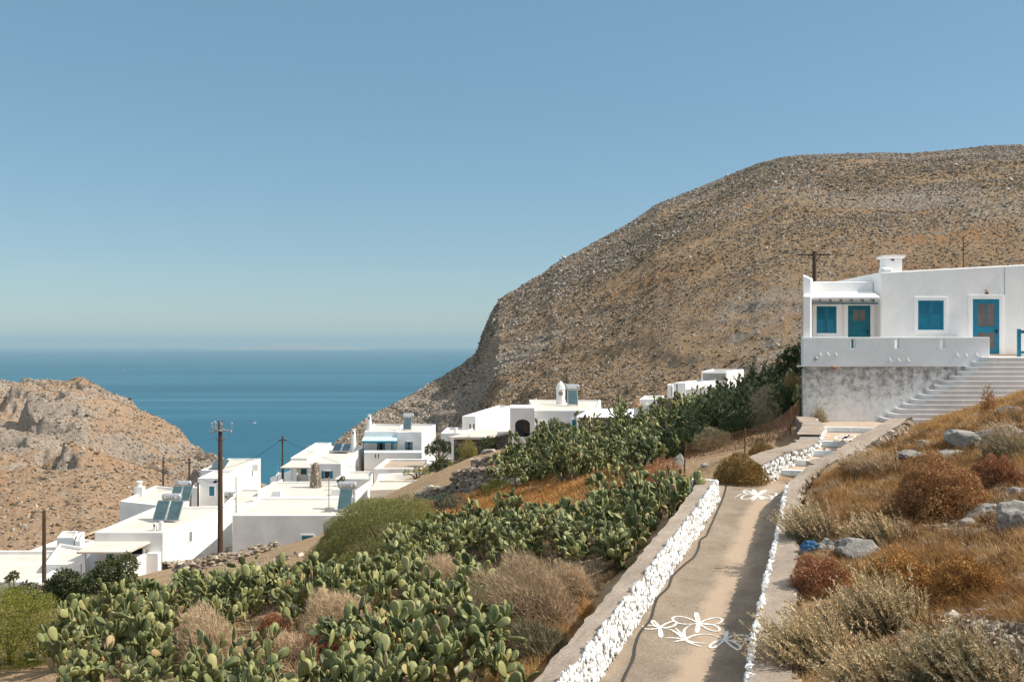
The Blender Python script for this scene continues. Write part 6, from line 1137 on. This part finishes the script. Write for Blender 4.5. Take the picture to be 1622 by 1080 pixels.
grass('dry_grass', [([(1262, 790), (1330, 740), (1430, 690), (1622, 640), (1660, 700), (1660, 900), (1480, 900), (1262, 880)], .55), ([(1262, 880), (1480, 880), (1660, 880), (1680, 1000), (1450, 980), (1262, 1000)], .25), ([(1255, 960), (1480, 960), (1600, 1090), (1250, 1150)], .08), ([(1430, 680), (1500, 655), (1622, 622), (1640, 640), (1500, 690)], .16), ([(1655, 660), (1900, 640), (2150, 760), (2150, 1000), (1655, 1000)], .35)], 'grass', 91, 120000, (.08, .30), .0055, -.10, 1.4)
grass('orange_grass', [([(735, 790), (800, 752), (870, 750), (960, 745), (1050, 745), (1030, 765), (940, 790), (850, 812), (770, 815)], .8), ([(740, 742), (800, 735), (800, 752), (745, 758)], .06), ([(650, 800), (735, 785), (760, 800), (720, 835), (660, 830)], .2), ([(960, 735), (1030, 735), (1060, 755), (1000, 765)], .1)], 'orange_grass', 92, 45000, (.14, .36), .007, -.4)
grass('bank_grass', [([(770, 1085), (850, 1010), (900, 965), (930, 950), (940, 965), (880, 1040), (830, 1095)], .6), ([(600, 1000), (760, 960), (800, 1000), (760, 1060), (640, 1060)], .2), ([(300, 1000), (620, 960), (600, 1040), (320, 1060)], .2)], 'grass', 93, 14000, (.12, .32), .006, -.1)

M['undergrowth'] = tinted('dead_undergrowth', [(0, (.045, .032, .017)), (.5, (.12, .08, .042)), (.85, (.24, .16, .085)), (1, (.36, .26, .15))], .9, .1)
FIELD = [(90, 1000), (200, 960), (330, 915), (480, 890), (640, 880), (770, 850), (900, 810), (1085, 790), (1020, 850), (900, 960), (820, 1060), (760, 1110), (90, 1110)]
grass('undergrowth', [(FIELD, .62), ([(1000, 775), (1040, 735), (1100, 725), (1240, 700), (1268, 665), (1262, 630), (1180, 640), (1060, 680), (960, 720)], .28), ([(860, 1000), (960, 905), (1000, 870), (985, 900), (900, 985), (840, 1060)], .1)], 'undergrowth', 94, 90000, (.06, .26), .008, -.6)
M['scrub_mix'] = tinted('dry_scrub_leaf', [(0, (.075, .050, .026)), (.4, (.20, .105, .048)), (.7, (.34, .20, .10)), (1, (.50, .40, .27))], .9, .1)
def tufts(name, poly, n, seed, mat, rr=(.08, .24)):
    rng = np.random.default_rng(seed); cs = np.array([hit(*p, 4, 90) for p in poly]); lo, hi = cs.min(0), cs.max(0); x = rng.uniform(lo[0], hi[0], n * 6); y = rng.uniform(lo[1], hi[1], n * 6); z = G(x, y); u = CX + x / y * F; v = CY - z / y * F
    k = np.array([inpoly(a, b, poly) for a, b in zip(u, v)]) & ~((x > left_x(y) - .8) & (x < right_x(y) + .65) & (y < 26)); C = np.stack([x, y, z], 1)[k][:n]; mb = MB()
    for c in C:
        r = rng.uniform(*rr); m_ = int(70 + 2600 * r * r); d = udirs(rng, m_, 0); m_ = len(d); b = c + d * np.array([r, r, r * .9]) * rng.uniform(.15, .9, (m_, 1)); D = d * .6 + np.array([-.1, 0, .5]) + rng.normal(size=(m_, 3)) * .45; D /= np.linalg.norm(D, axis=1)[:, None]; t0 = rng.random(); blades(rng, b, D, r * rng.uniform(.25, .7, m_), .010, np.clip(t0 + .3 * rng.normal(size=m_), 0, 1), mb)
    tagp(mb.build(name, M[mat]), kind='stuff')
tufts('dry_scrub', [(1262, 800), (1330, 745), (1430, 695), (1640, 640), (1690, 760), (1690, 1000), (1600, 1100), (1262, 1120)], 520, 95, 'scrub_mix')
# ---------------- rocks
def rockmesh(seed, sx, sy, sz, rough=.3):
    V, Fc = ICO3; rng = np.random.default_rng(seed); d = V.copy(); r = 1 + rough * fbm(d[:, 0] * 1.3 + seed, d[:, 1] * 1.3 + d[:, 2] * 1.7, seed, 3) + rough * .6 * (ridged(d[:, 0] * 2.5 + seed, d[:, 1] * 2.5 - d[:, 2] * 2, seed + 4, 4) - .6)
    for _ in range(7):      # broken planes
        nrm = unit(rng.normal(size=3)); c = rng.uniform(.55, .85); e = (d * r[:, None]) @ nrm; r = np.where(e > c, r * c / np.maximum(e, 1e-6), r)
    mb = MB(); mb.add(d * r[:, None] * np.array([sx, sy, sz]), Fc, 0, rng.random(len(V)) * .3 + .35); return mb
def rock_material():
    m, nt, bs = newmat('limestone'); n1 = tex(nt, 'ShaderNodeTexNoise', 3.5, 8, .7); n2 = tex(nt, 'ShaderNodeTexNoise', 16, 8, .75); n3 = tex(nt, 'ShaderNodeTexNoise', 1.2, 4, .6)
    c = ramp(nt, [(.3, (.18, .165, .15)), (.5, (.36, .33, .295)), (.7, (.52, .48, .43))], n1.outputs['Fac']); c = mix(nt, ramp(nt, [(.52, (0, 0, 0)), (.66, (.8, .8, .8))], n2.outputs['Fac']), c, (.13, .115, .10)); c = mix(nt, ramp(nt, [(.55, (0, 0, 0)), (.7, (.6, .6, .6))], n3.outputs['Fac']), c, (.40, .25, .13))
    nt.links.new(c, bs.inputs['Base Color']); bs.inputs['Roughness'].default_value = .92; bump(nt, bs, math_(nt, 'ADD', n1.outputs['Fac'], n2.outputs['Fac']), .9, .05); return m
M['limestone'] = rock_material()
def rock(label, u, v, wpx, hpx, seed, rz=0, sink=.75, dpt=.7, rough=.3):
    p = hit(u, v, 5, 110); k = p[1] / F; mb = rockmesh(seed, wpx * k / 2, wpx * k / 2 * dpt, hpx * k * .55, .42); me = mb.mesh('rock', [M['limestone']], False); o = bpy.data.objects.new('rock', me); COL.objects.link(o); o.location = (p[0], p[1], p[2] + hpx * k * .6 * (1 - sink) * .5); o.rotation_euler = (0, random.uniform(-.15, .15), rz); return tagp(o, label, 'rock', 'rocks on the right slope')
for a in [('large pale outcrop below the grass crest, its left half', 1532, 705, 75, 38, 1, .2), ('large pale outcrop below the grass crest, its right half', 1585, 697, 95, 42, 2, -.2), ('small upright stone at the left tip of the pale outcrop', 1514, 696, 26, 26, 3), ('flat grey slab under the pale outcrop', 1495, 722, 60, 16, 4), ('big grey boulder cut by the right edge of the photo', 1608, 838, 95, 62, 5, .3), ('grey boulder behind the big one at the right edge', 1560, 815, 60, 30, 6), ('pale rock beside the blue rag, long and low', 1360, 885, 88, 50, 7, .3), ('rounded pale stone touching the blue rag', 1308, 878, 44, 36, 8), ('brownish stone under the long pale rock', 1342, 868, 40, 24, 9), ('pale flat rock under the sage bush near the wall', 1300, 1000, 66, 26, 10, -.3), ('small white stone by the wall below the red spurge', 1276, 928, 18, 12, 11), ('grey stone right of the red spurge dome', 1612, 790, 40, 30, 12), ('low pale rock in the grass above the rust spurge', 1452, 725, 60, 20, 13), ('half buried pale stone left of the outcrop', 1470, 705, 40, 14, 14), ('pale ledge near the top right of the slope', 1610, 655, 60, 18, 15), ('small grey rock in the grass left of the big boulder', 1530, 830, 34, 18, 16), ('flat stone at the right edge above the big boulder', 1590, 780, 44, 14, 17), ('stone half hidden by the spiky corner bush', 1420, 1062, 44, 22, 18)]: rock(a[0], a[1], a[2], a[3], a[4], a[5], a[6] if len(a) > 6 else 0)
for a in [('pale boulder by the dark stone wall in the orange grass', 822, 770, 46, 26, 21), ('grey rock at the end of the rubble wall on the yard', 790, 735, 22, 14, 22), ('grey boulder behind the finger succulent', 1075, 738, 26, 28, 23), ('white stone at the bend of the kerb wall', 1117, 738, 16, 9, 24), ('grey rocks at the foot of the round clipped shrub', 776, 716, 24, 9, 25)]: rock(a[0], a[1], a[2], a[3], a[4], a[5])['group'] = 'rocks in the fields'
# broken rubble, too many to count
def rubble(name, poly, n, size, seed):
    cs = np.array([hit(*p, 4, 90) for p in poly]); lo, hi = cs.min(0), cs.max(0); rng = np.random.default_rng(seed); x = rng.uniform(lo[0], hi[0], n * 4); y = rng.uniform(lo[1], hi[1], n * 4); z = G(x, y); u = CX + x / y * F; v = CY - z / y * F
    k = np.array([inpoly(a, b, poly) for a, b in zip(u, v)]); k &= ~((x > left_x(y) - .6) & (x < right_x(y) + .5) & (y < 26)); C = np.stack([x, y, z], 1)[k][:n]; r = size * np.exp(rng.normal(size=len(C)) * .42); C[:, 2] += r * .2; mb = MB(); blobs(mb, C, np.stack([r * 1.3, r, r * .55], 1), .2, rng=rng, rot=True); tagp(mb.build(name, M['dry_stone']), kind='stuff')
rubble('rubble', [(1470, 985), (1510, 945), (1622, 940), (1680, 980), (1680, 1080), (1600, 1040), (1500, 1020)], 4200, .026, 1); rubble('loose_stones', [(1262, 780), (1430, 690), (1622, 630), (1700, 700), (1700, 1080), (1300, 1120), (1262, 1000)], 2600, .022, 2); rubble('field_stones', [(300, 900), (500, 870), (830, 780), (960, 800), (850, 1060), (300, 1100)], 1500, .04, 3)
rubble('terrace_stones', [(260, 895), (330, 860), (420, 850), (480, 880), (330, 910)], 900, .10, 4)
# blue rag on the stones beside the wall
M['blue_rag'] = noisy('blue_plastic', [(.3, (.008, .05, .125)), (.7, (.03, .13, .27))], 14, .5, bstr=.8, bscale=30)
p = hit(1282, 880, 6, 40); V, Fc = ICO3; r = 1 + .35 * fbm(V[:, 0] * 3, V[:, 1] * 3 + V[:, 2] * 4, 77, 4); mb = MB(); mb.add(V * r[:, None] * np.array([.165, .13, .135]), Fc); o = mb.build('blue_rag', M['blue_rag'], smooth=True); o.location = (p[0], p[1], p[2] + .1); tagp(o, 'crumpled blue plastic rag on the stones beside the lane wall', 'rag')
# ------------------------------------------------------------------ air, light, camera
def haze():
    m = bpy.data.materials.new('haze_air'); m.use_nodes = True; nt = m.node_tree; nt.nodes.remove(nt.nodes['Principled BSDF'])
    pv = nt.nodes.new('ShaderNodeVolumePrincipled'); pv.inputs['Color'].default_value = (.45, .65, .76, 1); pv.inputs['Density'].default_value = 5.6e-5; pv.inputs['Anisotropy'].default_value = 0.0
    nt.links.new(pv.outputs[0], nt.nodes['Material Output'].inputs['Volume'])
    mb = MB(); mb.box(-46000, 46000, -3000, 46000, SEA_Z - 6, 230); tagp(mb.build('haze', m), kind='stuff')
haze()
sc = bpy.context.scene
w = bpy.data.worlds.new('World'); sc.world = w; w.use_nodes = True; nt = w.node_tree
sky = nt.nodes.new('ShaderNodeTexSky'); sky.sky_type = 'NISHITA'; sky.sun_disc = False
sky.sun_elevation = SUN_EL; sky.sun_rotation = PI / 2 - SUN_AZ
sky.altitude = 150; sky.air_density = 1.0; sky.dust_density = .15; sky.ozone_density = 2.2
bg = nt.nodes['Background']; bg.inputs['Strength'].default_value = .10
mx = nt.nodes.new('ShaderNodeMix'); mx.data_type = 'RGBA'; mx.inputs[0].default_value = .48; mx.inputs[7].default_value = (1.38, 2.98, 3.95, 1)
nt.links.new(sky.outputs[0], mx.inputs[6])
# overhead sky whitened and brightened above the view: added fill for shaded sides
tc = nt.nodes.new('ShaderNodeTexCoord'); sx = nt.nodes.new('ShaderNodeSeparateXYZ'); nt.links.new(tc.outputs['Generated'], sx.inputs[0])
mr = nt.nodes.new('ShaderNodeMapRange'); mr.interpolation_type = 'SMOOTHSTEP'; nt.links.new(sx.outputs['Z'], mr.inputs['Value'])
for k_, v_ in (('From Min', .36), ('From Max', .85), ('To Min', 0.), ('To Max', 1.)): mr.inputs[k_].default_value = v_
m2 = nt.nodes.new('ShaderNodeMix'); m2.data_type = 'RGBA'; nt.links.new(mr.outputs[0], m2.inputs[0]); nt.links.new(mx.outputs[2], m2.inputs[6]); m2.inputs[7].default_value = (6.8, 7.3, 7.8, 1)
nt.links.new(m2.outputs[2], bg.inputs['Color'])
sl = bpy.data.lights.new('sun', 'SUN'); sl.energy = 4.6; sl.angle = math.radians(.53); sl.color = (1, .93, .82)
so = bpy.data.objects.new('sun', sl); COL.objects.link(so); so.location = (60, 10, 60)
sd = Vector((math.cos(SUN_EL) * math.cos(SUN_AZ), math.cos(SUN_EL) * math.sin(SUN_AZ), math.sin(SUN_EL)))
so.rotation_euler = sd.to_track_quat('Z', 'Y').to_euler()
cam = bpy.data.cameras.new('camera'); cam.sensor_width = 36; cam.lens = F / 1622 * 36; cam.shift_y = (CY - 540) / 1622; cam.clip_start = .1; cam.clip_end = 120000
co = bpy.data.objects.new('camera', cam); COL.objects.link(co); co.rotation_euler = (PI / 2, 0, 0); sc.camera = co
vs = sc.view_settings; vs.view_transform = 'Standard'; vs.look = 'None'; vs.exposure = .35; vs.gamma = 1
sc.cycles.use_denoising = True
sc.cycles.max_bounces = 6; sc.cycles.diffuse_bounces = 3; sc.cycles.glossy_bounces = 2; sc.cycles.transmission_bounces = 4; sc.cycles.volume_bounces = 0; sc.cycles.transparent_max_bounces = 4
